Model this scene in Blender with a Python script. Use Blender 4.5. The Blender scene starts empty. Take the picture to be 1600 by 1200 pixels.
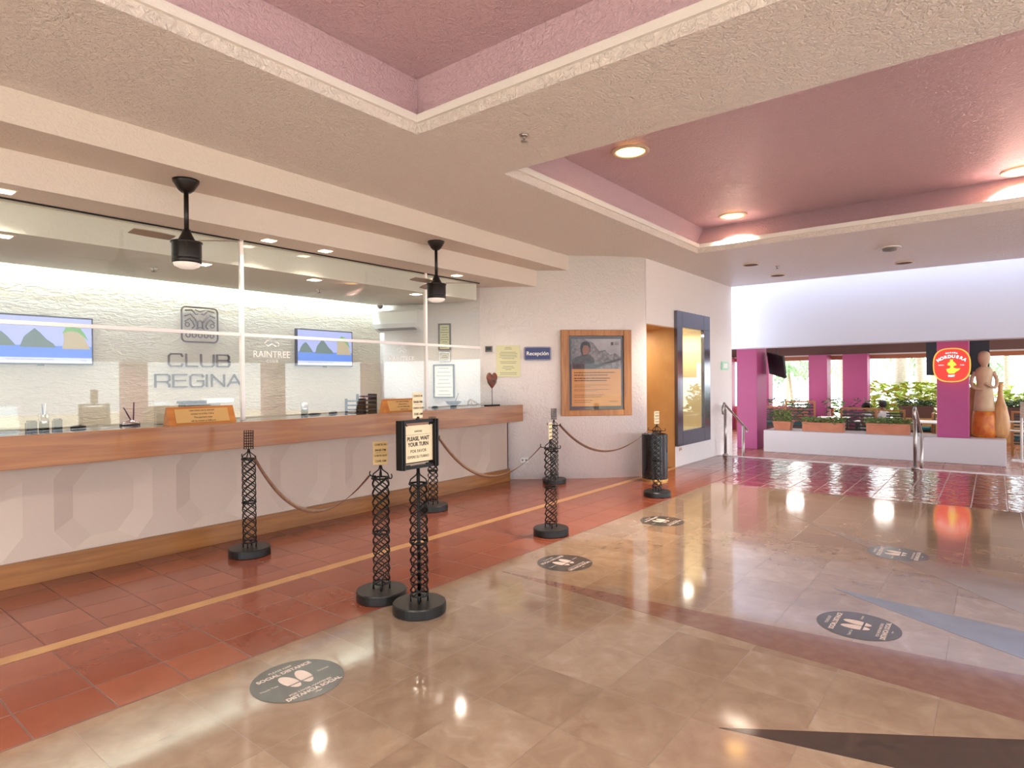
import bpy, bmesh, math, random
from mathutils import Vector, Matrix

# ------------------------------------------------------------------ camera, sky, exposure
C = bpy.context.scene.collection
S = bpy.context.scene
YAW, PITCH, ROLL, FPX, EYE = .6678, -.00658, -.00856, 956.7, 1.55
cd = bpy.data.cameras.new('camera')
cd.sensor_width = 36.0; cd.sensor_fit = 'HORIZONTAL'; cd.lens = FPX * 36 / 1600
cd.clip_start = .05; cd.clip_end = 300
cam = bpy.data.objects.new('camera', cd); C.objects.link(cam)
fw = Vector((math.cos(YAW)*math.cos(PITCH), math.sin(YAW)*math.cos(PITCH), math.sin(PITCH)))
rt = Vector((math.sin(YAW), -math.cos(YAW), 0)); up = rt.cross(fw)
r2 = rt*math.cos(ROLL) + up*math.sin(ROLL); u2 = -rt*math.sin(ROLL) + up*math.cos(ROLL)
cam.matrix_world = Matrix(((r2.x, u2.x, -fw.x, 0), (r2.y, u2.y, -fw.y, 0), (r2.z, u2.z, -fw.z, EYE), (0, 0, 0, 1)))
S.camera = cam
w = bpy.data.worlds.new('sky'); S.world = w; w.use_nodes = True
bgn = w.node_tree.nodes['Background']
bgn.inputs[0].default_value = (.86, .94, 1.0, 1); bgn.inputs[1].default_value = 2.2
S.view_settings.view_transform = 'Standard'; S.view_settings.look = 'None'
S.view_settings.exposure = 1.47; S.view_settings.gamma = 1.0; S.view_settings.use_curve_mapping = False

def area_light(name, loc, size, power, col=(1, .86, .7), rot=(0, 0, 0), sy=None, parent=None, spread=None):
    ld = bpy.data.lights.new(name, 'AREA'); ld.energy = power; ld.color = col; ld.size = size
    if sy: ld.shape = 'RECTANGLE'; ld.size_y = sy
    else: ld.shape = 'DISK'
    if spread: ld.spread = math.radians(spread)
    o = bpy.data.objects.new(name, ld); C.objects.link(o); o.location = loc; o.rotation_euler = rot
    if parent: o.parent = parent
    return o
SUN = bpy.data.lights.new('sun', 'SUN'); SUN.energy = 6; SUN.angle = .02; SUN.color = (1, .95, .85)
suno = bpy.data.objects.new('sun', SUN); C.objects.link(suno); suno.rotation_euler = (math.radians(38), 0, math.radians(120))

# ------------------------------------------------------------------ materials
def lin(c):
    if isinstance(c, str): c = tuple(int(c[i:i+2], 16)/255 for i in (0, 2, 4))
    return tuple(v/12.92 if v <= .04045 else ((v+.055)/1.055)**2.4 for v in c) + (1,)
M = {}
def mat(name, col, rough=.5, metal=0, spec=.5, bump=None, var=None, emit=None, es=1, coat=0):
    m = bpy.data.materials.new(name); m.use_nodes = True; nt = m.node_tree; n = nt.nodes; L = nt.links
    b = n['Principled BSDF']; c = lin(col)
    b.inputs['Base Color'].default_value = c; b.inputs['Roughness'].default_value = rough
    b.inputs['Metallic'].default_value = metal; b.inputs['Specular IOR Level'].default_value = spec
    b.inputs['Coat Weight'].default_value = coat
    tc = n.new('ShaderNodeTexCoord')
    if var:      # (scale, second colour, stretch)
        mp = n.new('ShaderNodeMapping'); mp.inputs['Scale'].default_value = var[2] if len(var) > 2 else (1, 1, 1)
        L.new(tc.outputs['Object'], mp.inputs[0])
        nz = n.new('ShaderNodeTexNoise'); nz.inputs['Scale'].default_value = var[0]; nz.inputs['Detail'].default_value = 5
        L.new(mp.outputs[0], nz.inputs[0])
        cr = n.new('ShaderNodeValToRGB'); cr.color_ramp.elements[0].position = .35; cr.color_ramp.elements[1].position = .68
        cr.color_ramp.elements[0].color = c; cr.color_ramp.elements[1].color = lin(var[1])
        L.new(nz.outputs[0], cr.inputs[0]); L.new(cr.outputs[0], b.inputs['Base Color'])
    if bump:     # (scale, strength, distance)
        nz = n.new('ShaderNodeTexNoise'); nz.inputs['Scale'].default_value = bump[0]; nz.inputs['Detail'].default_value = 3
        L.new(tc.outputs['Object'], nz.inputs[0])
        bp = n.new('ShaderNodeBump'); bp.inputs['Strength'].default_value = bump[1]; bp.inputs['Distance'].default_value = bump[2]
        L.new(nz.outputs[0], bp.inputs['Height']); L.new(bp.outputs[0], b.inputs['Normal'])
    if emit:
        b.inputs['Emission Color'].default_value = lin(emit); b.inputs['Emission Strength'].default_value = es
    M[name] = m
    return m

def stucco(name, col, rough=.6, scale=28, strength=.5, dist=.012, warp=.35, aniso=(1, 1, 1), spec=.4):
    m = bpy.data.materials.new(name); m.use_nodes = True; nt = m.node_tree; n = nt.nodes; L = nt.links
    b = n['Principled BSDF']; b.inputs['Base Color'].default_value = lin(col)
    b.inputs['Roughness'].default_value = rough; b.inputs['Specular IOR Level'].default_value = spec
    tc = n.new('ShaderNodeTexCoord'); mp = n.new('ShaderNodeMapping'); mp.inputs['Scale'].default_value = aniso
    L.new(tc.outputs['Object'], mp.inputs[0])
    nz = n.new('ShaderNodeTexNoise'); nz.inputs['Scale'].default_value = scale; nz.inputs['Detail'].default_value = 4
    nz.inputs['Roughness'].default_value = .55; nz.inputs['Distortion'].default_value = 1.2
    L.new(mp.outputs[0], nz.inputs[0])
    n2 = n.new('ShaderNodeTexNoise'); n2.inputs['Scale'].default_value = scale*.22; n2.inputs['Detail'].default_value = 2
    L.new(mp.outputs[0], n2.inputs[0])
    ad = n.new('ShaderNodeMath'); ad.operation = 'MULTIPLY_ADD'; ad.inputs[1].default_value = warp
    L.new(n2.outputs[0], ad.inputs[0]); L.new(nz.outputs[0], ad.inputs[2])
    bp = n.new('ShaderNodeBump'); bp.inputs['Strength'].default_value = strength; bp.inputs['Distance'].default_value = dist
    L.new(ad.outputs[0], bp.inputs['Height']); L.new(bp.outputs[0], b.inputs['Normal'])
    M[name] = m; return m

def grid_mask(nt, u, v, g):
    """grout mask from scaled coordinates u, v: 1 near cell edges"""
    n, L = nt.nodes, nt.links
    outs = []
    for c in (u, v):
        fr = n.new('ShaderNodeMath'); fr.operation = 'FRACT'; L.new(c, fr.inputs[0])
        s = n.new('ShaderNodeMath'); s.operation = 'SUBTRACT'; s.inputs[1].default_value = .5; L.new(fr.outputs[0], s.inputs[0])
        a = n.new('ShaderNodeMath'); a.operation = 'ABSOLUTE'; L.new(s.outputs[0], a.inputs[0])
        outs.append(a.outputs[0])
    mx = n.new('ShaderNodeMath'); mx.operation = 'MAXIMUM'; L.new(outs[0], mx.inputs[0]); L.new(outs[1], mx.inputs[1])
    mr = n.new('ShaderNodeMapRange'); mr.inputs['From Min'].default_value = .5-g*1.6; mr.inputs['From Max'].default_value = .5-g*.6
    L.new(mx.outputs[0], mr.inputs['Value'])
    return mr.outputs[0]

def tiled(name, x0, px, y0, py, cols, grout, g, rough, bumps, cellvar=.5, vein=None, spec=.5, ripple=(1, 1, 1), rvar=0):
    m = bpy.data.materials.new(name); m.use_nodes = True; nt = m.node_tree; n = nt.nodes; L = nt.links
    b = n['Principled BSDF']; b.inputs['Specular IOR Level'].default_value = spec
    tc = n.new('ShaderNodeTexCoord'); sp = n.new('ShaderNodeSeparateXYZ'); L.new(tc.outputs['Object'], sp.inputs[0])
    uv = []
    for i, (o, p) in enumerate(((x0, px), (y0, py))):
        a = n.new('ShaderNodeMath'); a.operation = 'SUBTRACT'; a.inputs[1].default_value = o; L.new(sp.outputs[i], a.inputs[0])
        d = n.new('ShaderNodeMath'); d.operation = 'DIVIDE'; d.inputs[1].default_value = p; L.new(a.outputs[0], d.inputs[0])
        uv.append(d.outputs[0])
    mask = grid_mask(nt, uv[0], uv[1], g)
    cm = n.new('ShaderNodeCombineXYZ')
    for i in (0, 1):
        f = n.new('ShaderNodeMath'); f.operation = 'FLOOR'; L.new(uv[i], f.inputs[0]); L.new(f.outputs[0], cm.inputs[i])
    wn = n.new('ShaderNodeTexWhiteNoise'); wn.noise_dimensions = '2D'; L.new(cm.outputs[0], wn.inputs['Vector'])
    nz = n.new('ShaderNodeTexNoise'); nz.inputs['Scale'].default_value = vein or 5; nz.inputs['Detail'].default_value = 6
    nz.inputs['Roughness'].default_value = .62; nz.inputs['Distortion'].default_value = .6
    # offset the pattern per tile so slabs do not run on
    of = n.new('ShaderNodeVectorMath'); of.operation = 'SCALE'; of.inputs['Scale'].default_value = 7.3; L.new(wn.outputs['Color'], of.inputs[0])
    ad = n.new('ShaderNodeVectorMath'); ad.operation = 'ADD'; L.new(tc.outputs['Object'], ad.inputs[0]); L.new(of.outputs[0], ad.inputs[1])
    L.new(ad.outputs[0], nz.inputs[0])
    mx = n.new('ShaderNodeMix'); mx.inputs[0].default_value = cellvar; L.new(nz.outputs[0], mx.inputs[2]); L.new(wn.outputs['Value'], mx.inputs[3])
    cr = n.new('ShaderNodeValToRGB'); e = cr.color_ramp.elements
    e[0].position = .2; e[0].color = lin(cols[0]); e[1].position = .8; e[1].color = lin(cols[-1])
    for k, c in enumerate(cols[1:-1]):
        q = e.new(.2+.6*(k+1)/(len(cols)-1)); q.color = lin(c)
    L.new(mx.outputs[0], cr.inputs[0])
    fm = n.new('ShaderNodeMix'); fm.data_type = 'RGBA'; L.new(mask, fm.inputs[0]); L.new(cr.outputs[0], fm.inputs[6]); fm.inputs[7].default_value = lin(grout)
    L.new(fm.outputs[2], b.inputs['Base Color'])
    rr = n.new('ShaderNodeMapRange'); rr.inputs['To Min'].default_value = rough; rr.inputs['To Max'].default_value = max(rough, .5); L.new(mask, rr.inputs['Value'])
    if rvar:
        rn = n.new('ShaderNodeTexNoise'); rn.inputs['Scale'].default_value = 2.2; rn.inputs['Detail'].default_value = 3; L.new(tc.outputs['Object'], rn.inputs[0])
        ra = n.new('ShaderNodeMath'); ra.operation = 'MULTIPLY_ADD'; ra.inputs[1].default_value = rvar; L.new(rn.outputs[0], ra.inputs[0]); L.new(rr.outputs[0], ra.inputs[2])
        L.new(ra.outputs[0], b.inputs['Roughness'])
    else: L.new(rr.outputs[0], b.inputs['Roughness'])
    mp = n.new('ShaderNodeMapping'); mp.inputs['Scale'].default_value = ripple; L.new(tc.outputs['Object'], mp.inputs[0])
    n3 = n.new('ShaderNodeTexNoise'); n3.inputs['Scale'].default_value = bumps[0]; n3.inputs['Detail'].default_value = 2; L.new(mp.outputs[0], n3.inputs[0])
    h = n.new('ShaderNodeMath'); h.operation = 'MULTIPLY_ADD'; h.inputs[1].default_value = -bumps[2]; L.new(mask, h.inputs[0]); L.new(n3.outputs[0], h.inputs[2])
    bp = n.new('ShaderNodeBump'); bp.inputs['Strength'].default_value = 1; bp.inputs['Distance'].default_value = bumps[1]
    L.new(h.outputs[0], bp.inputs['Height']); L.new(bp.outputs[0], b.inputs['Normal'])
    M[name] = m; return m

def wood(name, c0, c1, axis=0, rough=.3, scale=3.0):
    m = bpy.data.materials.new(name); m.use_nodes = True; nt = m.node_tree; n = nt.nodes; L = nt.links
    b = n['Principled BSDF']; b.inputs['Roughness'].default_value = rough; b.inputs['Coat Weight'].default_value = .15
    tc = n.new('ShaderNodeTexCoord'); mp = n.new('ShaderNodeMapping')
    s = [14, 14, 14]; s[axis] = .9; mp.inputs['Scale'].default_value = s; L.new(tc.outputs['Object'], mp.inputs[0])
    nz = n.new('ShaderNodeTexNoise'); nz.inputs['Scale'].default_value = scale*.4; nz.inputs['Detail'].default_value = 7; nz.inputs['Distortion'].default_value = .8
    L.new(mp.outputs[0], nz.inputs[0])
    cr = n.new('ShaderNodeValToRGB'); cr.color_ramp.elements[0].position = .3; cr.color_ramp.elements[1].position = .72
    cr.color_ramp.elements[0].color = lin(c0); cr.color_ramp.elements[1].color = lin(c1)
    L.new(nz.outputs[0], cr.inputs[0]); L.new(cr.outputs[0], b.inputs['Base Color'])
    M[name] = m; return m

def glassmat(name, tint=(1, 1, 1), refl=.9, rough=0.0):
    m = bpy.data.materials.new(name); m.use_nodes = True; nt = m.node_tree; n = nt.nodes; L = nt.links
    n.remove(n['Principled BSDF']); out = n['Material Output']
    t = n.new('ShaderNodeBsdfTransparent'); t.inputs[0].default_value = tint + (1,)
    g = n.new('ShaderNodeBsdfGlossy'); g.inputs['Roughness'].default_value = rough
    # Schlick reflectance from the facing angle, the same on both faces of a thin pane
    ge = n.new('ShaderNodeNewGeometry'); dt = n.new('ShaderNodeVectorMath'); dt.operation = 'DOT_PRODUCT'
    L.new(ge.outputs['Incoming'], dt.inputs[0]); L.new(ge.outputs['Normal'], dt.inputs[1])
    ab = n.new('ShaderNodeMath'); ab.operation = 'ABSOLUTE'; L.new(dt.outputs['Value'], ab.inputs[0])
    om = n.new('ShaderNodeMath'); om.operation = 'SUBTRACT'; om.inputs[0].default_value = 1; L.new(ab.outputs[0], om.inputs[1])
    p5 = n.new('ShaderNodeMath'); p5.operation = 'POWER'; p5.inputs[1].default_value = 5; L.new(om.outputs[0], p5.inputs[0])
    sc = n.new('ShaderNodeMath'); sc.operation = 'MULTIPLY_ADD'; sc.inputs[1].default_value = .96; sc.inputs[2].default_value = .04; L.new(p5.outputs[0], sc.inputs[0])
    mu = n.new('ShaderNodeMath'); mu.operation = 'MULTIPLY'; mu.inputs[1].default_value = refl; L.new(sc.outputs[0], mu.inputs[0])
    mx = n.new('ShaderNodeMixShader'); L.new(mu.outputs[0], mx.inputs[0]); L.new(t.outputs[0], mx.inputs[1]); L.new(g.outputs[0], mx.inputs[2])
    L.new(mx.outputs[0], out.inputs[0]); M[name] = m; return m

stucco('ceiling_stucco', 'e6dcd4', .36, 26, 1.0, .035, spec=.5)
stucco('soffit_stucco', 'd5c8bb', .6, 24, .6, .014)
stucco('wall_stucco', 'e9e1dc', .7, 16, .6, .02)
stucco('office_stucco', 'd0c6b4', .75, 9, .7, .03, .6, (1, 1, 3.2))
stucco('planter_white', 'c9c4c6', .7, 10, .2, .01)
stucco('white_wall', 'ced0e0', .7, 10, .12, .01)
stucco('rose_stucco', 'cfb0b8', .32, 26, 1.0, .022, spec=.55)
stucco('office_ceiling', 'd8d3c8', .8, 22, .4, .01)
stucco('body_stucco', 'baa899', .6, 14, .2, .008)
mat('lip_white', 'e4dfd8', .6, bump=(60, .3, .01))
mat('tan_wall', 'b98a52', .5, var=(3, 'c59a62'))
tiled('clay_tile', 1.121, .333, 3.295, .3345, ('6c3321', '773c28', '834730'), '4f2a1c', .010, .12, (4, .0004, 1.2), .35, spec=.8, ripple=(1, 1, 1), rvar=.12)
tiled('clay_tile_far', 8.99, .36, 3.295, .341, ('5e261e', '6e3026', '7a3c30'), '8c6c64', .012, .05, (5.5, .012, .12), .3, spec=1.0, ripple=(2.4, .8, 1))
tiled('lower_tile', 13.3, .36, 3.3, .341, ('a0604c', 'ad6d57', 'b97d66'), '8f6050', .012, .25, (6, .004, .4), .3)
tiled('marble', .92, .44, 3.295, .44, ('6c5645', '7a6351', '86705d', '958070'), '5d4938', .002, .05, (3.0, .00015, .5), .2, 6.5, spec=.95, rvar=.06)
mat('marble_rose', '6a4a3f', .08, var=(14, '75564a'), spec=.9)
mat('marble_slate', '5e5f68', .08, var=(5, '686a74'), spec=.9)
mat('marble_dark', '2f2622', .1, var=(20, '3f3029'))
mat('marble_grey', '7a6a60', .08, var=(4, '84746a'), spec=.9)
mat('border_strip', '9c7146', .3, var=(6, 'a87e52'))
wood('cherry_wood', '834818', 'a76c33', 0, .35)
wood('oak_kick', '764817', '986432', 0, .35)
wood('pine_frame', '93561a', 'bd7f38', 2, .4)
wood('plaque_wood', '9b5723', 'bd7c3d', 0, .35)
mat('black_iron', '191817', .42, metal=.6, bump=(120, .3, .002))
mat('iron_base', '201f1e', .35, metal=.3)
mat('fan_black', '1f1a18', .35, metal=.3)
mat('fan_blade', '94806e', .5)
mat('frost', 'd9cfc6', .4, emit='fff0e0', es=.15)
mat('black_top', '1d1b1b', .06)
mat('leather', '6f4a36', .5, var=(30, '5a3a2a'))
mat('brass', 'c9a25e', .3, metal=.85)
mat('gold_plate', 'caa268', .35, metal=.35)
mat('sign_cream', 'e3cfa8', .45)
mat('sign_gold', 'b89a66', .4, metal=.2)
mat('ink', '2a221c', .6)
mat('bronze', '5a4638', .5, metal=.3)
mat('chrome', 'b9b2ad', .22, metal=.9)
mat('steel', 'a39a94', .3, metal=.85)
mat('white_plastic', 'e6e4e0', .4)
mat('black_plastic', '1c1c1e', .35)
mat('grey_plastic', '77736f', .45)
mat('navy', '23306e', .35)
mat('sign_white', 'f0eee8', .5)
mat('leaf_paper', 'dcd9ac', .6)
mat('paper', 'ece9dc', .6)
mat('decal_dark', '3c3836', .22, spec=.8)
mat('decal_blue', '47403c', .35)
mat('decal_pale', 'b9a599', .35)
mat('pink_paint', 'a8437a', .5, var=(.9, 'ae4a7e'))
mat('pink_dark', '9c3c62', .5)
mat('brown_header', '6b4c47', .6)
mat('orange_wood', 'a5603f', .5)
mat('terracotta', 'b56f52', .7, bump=(20, .2, .01), var=(4, 'c07d60'))
mat('dark_clay', '5e3c34', .7)
mat('leaf_green', '5f7f45', .5, var=(14, '98b067'))
mat('leaf_dark', '3d5842', .5, var=(12, '66835c'))
mat('leaf_bright', '9fb548', .5, var=(10, 'd3dc6d'))
mat('leaf_pink', 'c26f93', .5, var=(10, 'e3a5bb'))
mat('palm_green', '6f9166', .5, var=(6, '9cb589'))
mat('trunk', 'a89c90', .8, var=(12, 'c1b6aa', (1, 1, 3)))
mat('sand', 'd8cfba', .9)
mat('dark_panel', '30363e', .6)
mat('sign_red', 'd8322a', .5, emit='e8362c', es=.38)
mat('sign_orange', 'f29a3c', .5, emit='ffa540', es=.42)
mat('sign_yellow', 'e9bf3c', .5, emit='f3c840', es=.4)
mat('sign_letter', 'ffffff', .5, emit='ffffff', es=.5)
mat('exit_green', '93bfa4', .5, emit='9fcfb0', es=.12)
mat('display_frame', '70707c', .12, metal=.75)
mat('display_inside', 'd9c9a0', .6)
mat('canvas_gold', 'cdb573', .6, var=(9, 'e6d9a2'))
mat('canvas_green', '8ea66a', .6, var=(7, 'cfd8a8'))
mat('tv_frame', '16181f', .3)
mat('tv_sky', '4a4f86', .3, emit='c3c9fb', es=.3)
mat('tv_sea', '23407c', .3, emit='5b84d8', es=.4)
mat('tv_rock', '2c3832', .4, emit='5a6b66', es=.5)
mat('tv_cliff', '5c5140', .4, emit='b7a582', es=.4)
mat('tv_green', '4a7440', .4, emit='5c8750', es=.5)
mat('tv_bar', '6c70a0', .3, emit='e6e9ff', es=.3)
mat('tv_text', '6068a0', .3)
mat('photo_grey', '57504e', .5, var=(22, '8d8584'))
mat('photo_dark', '2b2725', .5, var=(26, '4a4442'))
mat('photo_light', '958e8e', .5, var=(5, 'b0aaaa'))
mat('poster_orange', 'cf944e', .5)
mat('mat_board', '3f4143', .4)
mat('skin', '8a5a40', .6)
mat('hair', '1d1613', .7)
mat('shirt_pale', 'c9c4c4', .7)
mat('shirt_teal', '3f7f8c', .7)
mat('chair_slat', '2a2f31', .5)
mat('chair_wood', '9a6430', .45)
mat('cushion', '2f7c84', .8)
mat('vase_wood', 'b07a4a', .45, var=(2.2, 'c99a63', (6, 6, .8)))
mat('vase_skin', 'b5977c', .5, var=(3, 'c4a88e'))
mat('vase_pale', 'c1a684', .45, var=(5, 'd0b795', (1, 1, .6)))
mat('vase_fire', 'b9521f', .4, var=(6, 'd98a2c', (1, 1, .8)))
mat('heart_red', '8c2f22', .45, var=(9, '5a5a4c'))
mat('lamp_glow', 'fff2dc', .5, emit='fff0d8', es=5)
mat('lamp_amber', 'ffd98a', .5, emit='ffc870', es=2.2)
mat('led', 'f2fffa', .5, emit='d6f4ff', es=4)
mat('lamp_trim', 'd8c4ae', .5)
mat('trim_white', 'ded6d4', .6)
glassmat('clear_glass', (.97, .985, .975), 1.0)
glassmat('case_glass', (.98, .98, .98), .6)
glassmat('poster_glass', (.97, .97, .97), .35)
glassmat('acrylic', (.95, .96, .96), .9)
mat('glass_edge', 'efe6e1', .3)
mat('etched', 'f1ece6', .5)

# ------------------------------------------------------------------ mesh helpers
def obj(name, bm, m, parent=None, smooth=False, mats=None):
    me = bpy.data.meshes.new(name)
    bmesh.ops.recalc_face_normals(bm, faces=bm.faces)
    bm.to_mesh(me); bm.free()
    for q in (mats or [m]): me.materials.append(M[q])
    if smooth:
        for p in me.polygons: p.use_smooth = True
    o = bpy.data.objects.new(name, me); C.objects.link(o)
    if parent: o.parent = parent
    return o
def struct(name, bm, m, parent=None, smooth=False, mats=None):
    o = obj(name, bm, m, parent, smooth, mats)
    if not parent: o['kind'] = 'structure'
    return o
def tag(o, label, cat, group=None):
    o['label'] = label; o['category'] = cat
    if group: o['group'] = group
    return o
def thing(name, label, cat, loc=(0, 0, 0), rz=0, group=None):
    o = bpy.data.objects.new(name, None); C.objects.link(o); o.empty_display_size = .1
    o.location = loc; o.rotation_euler = (0, 0, rz)
    return tag(o, label, cat, group)
def dup(root, loc=None, rz=None, label=None, group=None):
    r = root.copy(); C.objects.link(r)
    if loc is not None: r.location = loc
    if rz is not None: r.rotation_euler = (0, 0, rz)
    if label: r['label'] = label
    if group: r['group'] = group
    for ch in list(root.children):
        c = ch.copy(); C.objects.link(c); c.parent = r
        for g in list(ch.children):
            d = g.copy(); C.objects.link(d); d.parent = c
    return r
def B(): return bmesh.new()
def box(bm, x0, x1, y0, y1, z0, z1, bev=0, mi=0):
    vs = [bm.verts.new((x, y, z)) for z in (z0, z1) for x, y in ((x0, y0), (x1, y0), (x1, y1), (x0, y1))]
    fs = [bm.faces.new([vs[i] for i in f]) for f in ((3, 2, 1, 0), (4, 5, 6, 7), (0, 1, 5, 4), (1, 2, 6, 5), (2, 3, 7, 6), (3, 0, 4, 7))]
    for f in fs: f.material_index = mi
    if bev:
        es = list({e for f in fs for e in f.edges})
        bmesh.ops.bevel(bm, geom=es, offset=bev, segments=2, affect='EDGES', profile=.6)
    return bm
def quad(bm, pts, mi=0):
    f = bm.faces.new([bm.verts.new(p) for p in pts]); f.material_index = mi; return f
def prism(bm, pts, z0, z1, mi=0):
    a = [bm.verts.new((x, y, z0)) for x, y in pts]; b = [bm.verts.new((x, y, z1)) for x, y in pts]
    n = len(pts); fs = [bm.faces.new(a[::-1]), bm.faces.new(b)]
    for i in range(n): fs.append(bm.faces.new((a[i], a[(i+1) % n], b[(i+1) % n], b[i])))
    for f in fs: f.material_index = mi
    return bm
def vprism(bm, pts, y0, y1, mi=0):
    """outline in x,z extruded along y"""
    a = [bm.verts.new((x, y0, z)) for x, z in pts]; b = [bm.verts.new((x, y1, z)) for x, z in pts]
    n = len(pts); fs = [bm.faces.new(a), bm.faces.new(b[::-1])]
    for i in range(n): fs.append(bm.faces.new((a[i], b[i], b[(i+1) % n], a[(i+1) % n])))
    for f in fs: f.material_index = mi
    return bm
def lathe(bm, prof, cx=0, cy=0, n=28, mi=0, sx=1, sy=1):
    rings = []
    for r, z in prof:
        if r < 1e-5: rings.append([bm.verts.new((cx, cy, z))])
        else: rings.append([bm.verts.new((cx+sx*r*math.cos(2*math.pi*k/n), cy+sy*r*math.sin(2*math.pi*k/n), z)) for k in range(n)])
    for a, b in zip(rings, rings[1:]):
        for k in range(n):
            p = [a[k % len(a)], a[(k+1) % len(a)], b[(k+1) % len(b)], b[k % len(b)]]
            u = []
            for v in p:
                if v not in u: u.append(v)
            if len(u) > 2:
                f = bm.faces.new(u); f.material_index = mi
    return bm
def cyl(bm, cx, cy, z0, z1, r, n=24, r1=None):
    return lathe(bm, [(0, z0), (r, z0), (r if r1 is None else r1, z1), (0, z1)], cx, cy, n)
def tube(bm, pts, r, n=6, closed=False):
    pts = [Vector(p) for p in pts]; rings = []; N = len(pts); prev = None
    for i, p in enumerate(pts):
        a = pts[(i-1) % N] if (closed or i) else p; b = pts[(i+1) % N] if (closed or i < N-1) else p
        d = (b-a).normalized()
        if prev is None:
            u = d.cross(Vector((0, 0, 1)))
            if u.length < .05: u = d.cross(Vector((1, 0, 0)))
            u.normalize()
        else:
            u = (prev - d*prev.dot(d)).normalized()
        prev = u; v = d.cross(u)
        rr = r(i/(N-1)) if callable(r) else r
        rings.append([bm.verts.new(p + u*rr*math.cos(2*math.pi*k/n) + v*rr*math.sin(2*math.pi*k/n)) for k in range(n)])
    for i in range(N if closed else N-1):
        a, b = rings[i], rings[(i+1) % N]
        for k in range(n): bm.faces.new((a[k], a[(k+1) % n], b[(k+1) % n], b[k]))
    if not closed:
        bm.faces.new(rings[0][::-1]); bm.faces.new(rings[-1])
    return bm
def text(name, s, size, m, parent, loc=(0, 0, 0), flat=False, ext=.001, sx=1, align='CENTER', rot=None, bold=0, spacing=1):
    cu = bpy.data.curves.new(name, 'FONT'); cu.body = s; cu.size = size; cu.extrude = ext; cu.align_x = align; cu.align_y = 'CENTER'
    cu.offset = bold; cu.space_character = spacing; cu.resolution_u = 4
    to = bpy.data.objects.new('t', cu); C.objects.link(to)
    dg = bpy.context.evaluated_depsgraph_get(); dg.update()
    me = bpy.data.meshes.new_from_object(to.evaluated_get(dg)); bpy.data.objects.remove(to); bpy.data.curves.remove(cu)
    T = Matrix.Diagonal((sx, 1, 1, 1))
    if rot is not None: T = Matrix.Rotation(rot, 4, 'Z') @ T
    if not flat: T = Matrix.Rotation(math.pi/2, 4, 'X') @ T
    me.transform(Matrix.Translation(loc) @ T)
    me.name = name; me.materials.clear(); me.materials.append(M[m])
    o = bpy.data.objects.new(name, me); C.objects.link(o)
    if parent: o.parent = parent
    return o
def merge(o, others):
    """join further meshes (same parent space) into o's mesh, keeping one object"""
    bm = bmesh.new(); bm.from_mesh(o.data)
    for q in others:
        bm.from_mesh(q.data); bpy.data.objects.remove(q)
    bm.to_mesh(o.data); bm.free(); return o

# ------------------------------------------------------------------ floor
H = 3.48; XM = 8.99; YM = 3.295; XS = 12.3; ZL = -.5
f = struct('floor', prism(B(), [(-5, -9.5), (XM, -9.5), (XM, YM), (-5, YM)], -.12, 0), 'marble')
def inlay(m, pts):
    return obj('floor_inlay', prism(B(), pts, 0, .0012), m, f)
inlay('marble_rose', [(3.83, 3.14), (3.72, 1.95), (3.66, 1.2), (3.52, -.6), (3.35, -2.4), (4.22, -2.4), (4.13, -.4), (3.95, 1.55)])
inlay('marble_slate', [(4.98, .936), (4.72, .53), (4.345, -.12), (3.5, -1.5), (4.65, -1.5), (4.813, -.134)])
inlay('marble_dark', [(2.682, .968), (2.83, .312), (2.95, -.9), (3.62, -.9), (3.379, -.093)])
inlay('marble_grey', [(7.47, 1.92), (6.52, 1.07), (5.16, -.144), (3.9, -1.4), (5.7, -1.2), (5.93, -.166), (6.2, .5)])
f2 = struct('floor', prism(B(), [(-5, YM), (10.15, YM), (10.15, 6.3), (8.9, 6.3), (8.9, 8.1), (-5, 8.1)], -.12, 0), 'clay_tile')
bm = B(); box(bm, -5, 10.15, 4.31, 4.415, 0, .0015); box(bm, -5, 10.15, 3.289, 3.297, 0, .0012, mi=1)
obj('border_strip', bm, 'border_strip', f2, mats=['border_strip', 'dark_clay'])
f3 = struct('floor', prism(B(), [(XM, -9.5), (XS-.14, -9.5), (XS-.14, 4.5), (10.15, 4.5), (10.15, YM), (XM, YM)], -.12, 0), 'clay_tile_far')
struct('trim_1', box(B(), XS-.14, XS+.02, -9.5, 4.385, -.05, .004), 'trim_white')
bm = B()
for k in range(3): box(bm, XS+.3*k, XS+.3*(k+1), -9.5, 4.385, ZL-.1, -.0-(.5/3)*(k+1)+.0)
struct('floor', bm, 'lower_tile')
struct('floor', prism(B(), [(XS+.9, -9.5), (26.5, -9.5), (26.5, 12), (XS+.9, 12)], ZL-.1, ZL), 'lower_tile')

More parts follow.
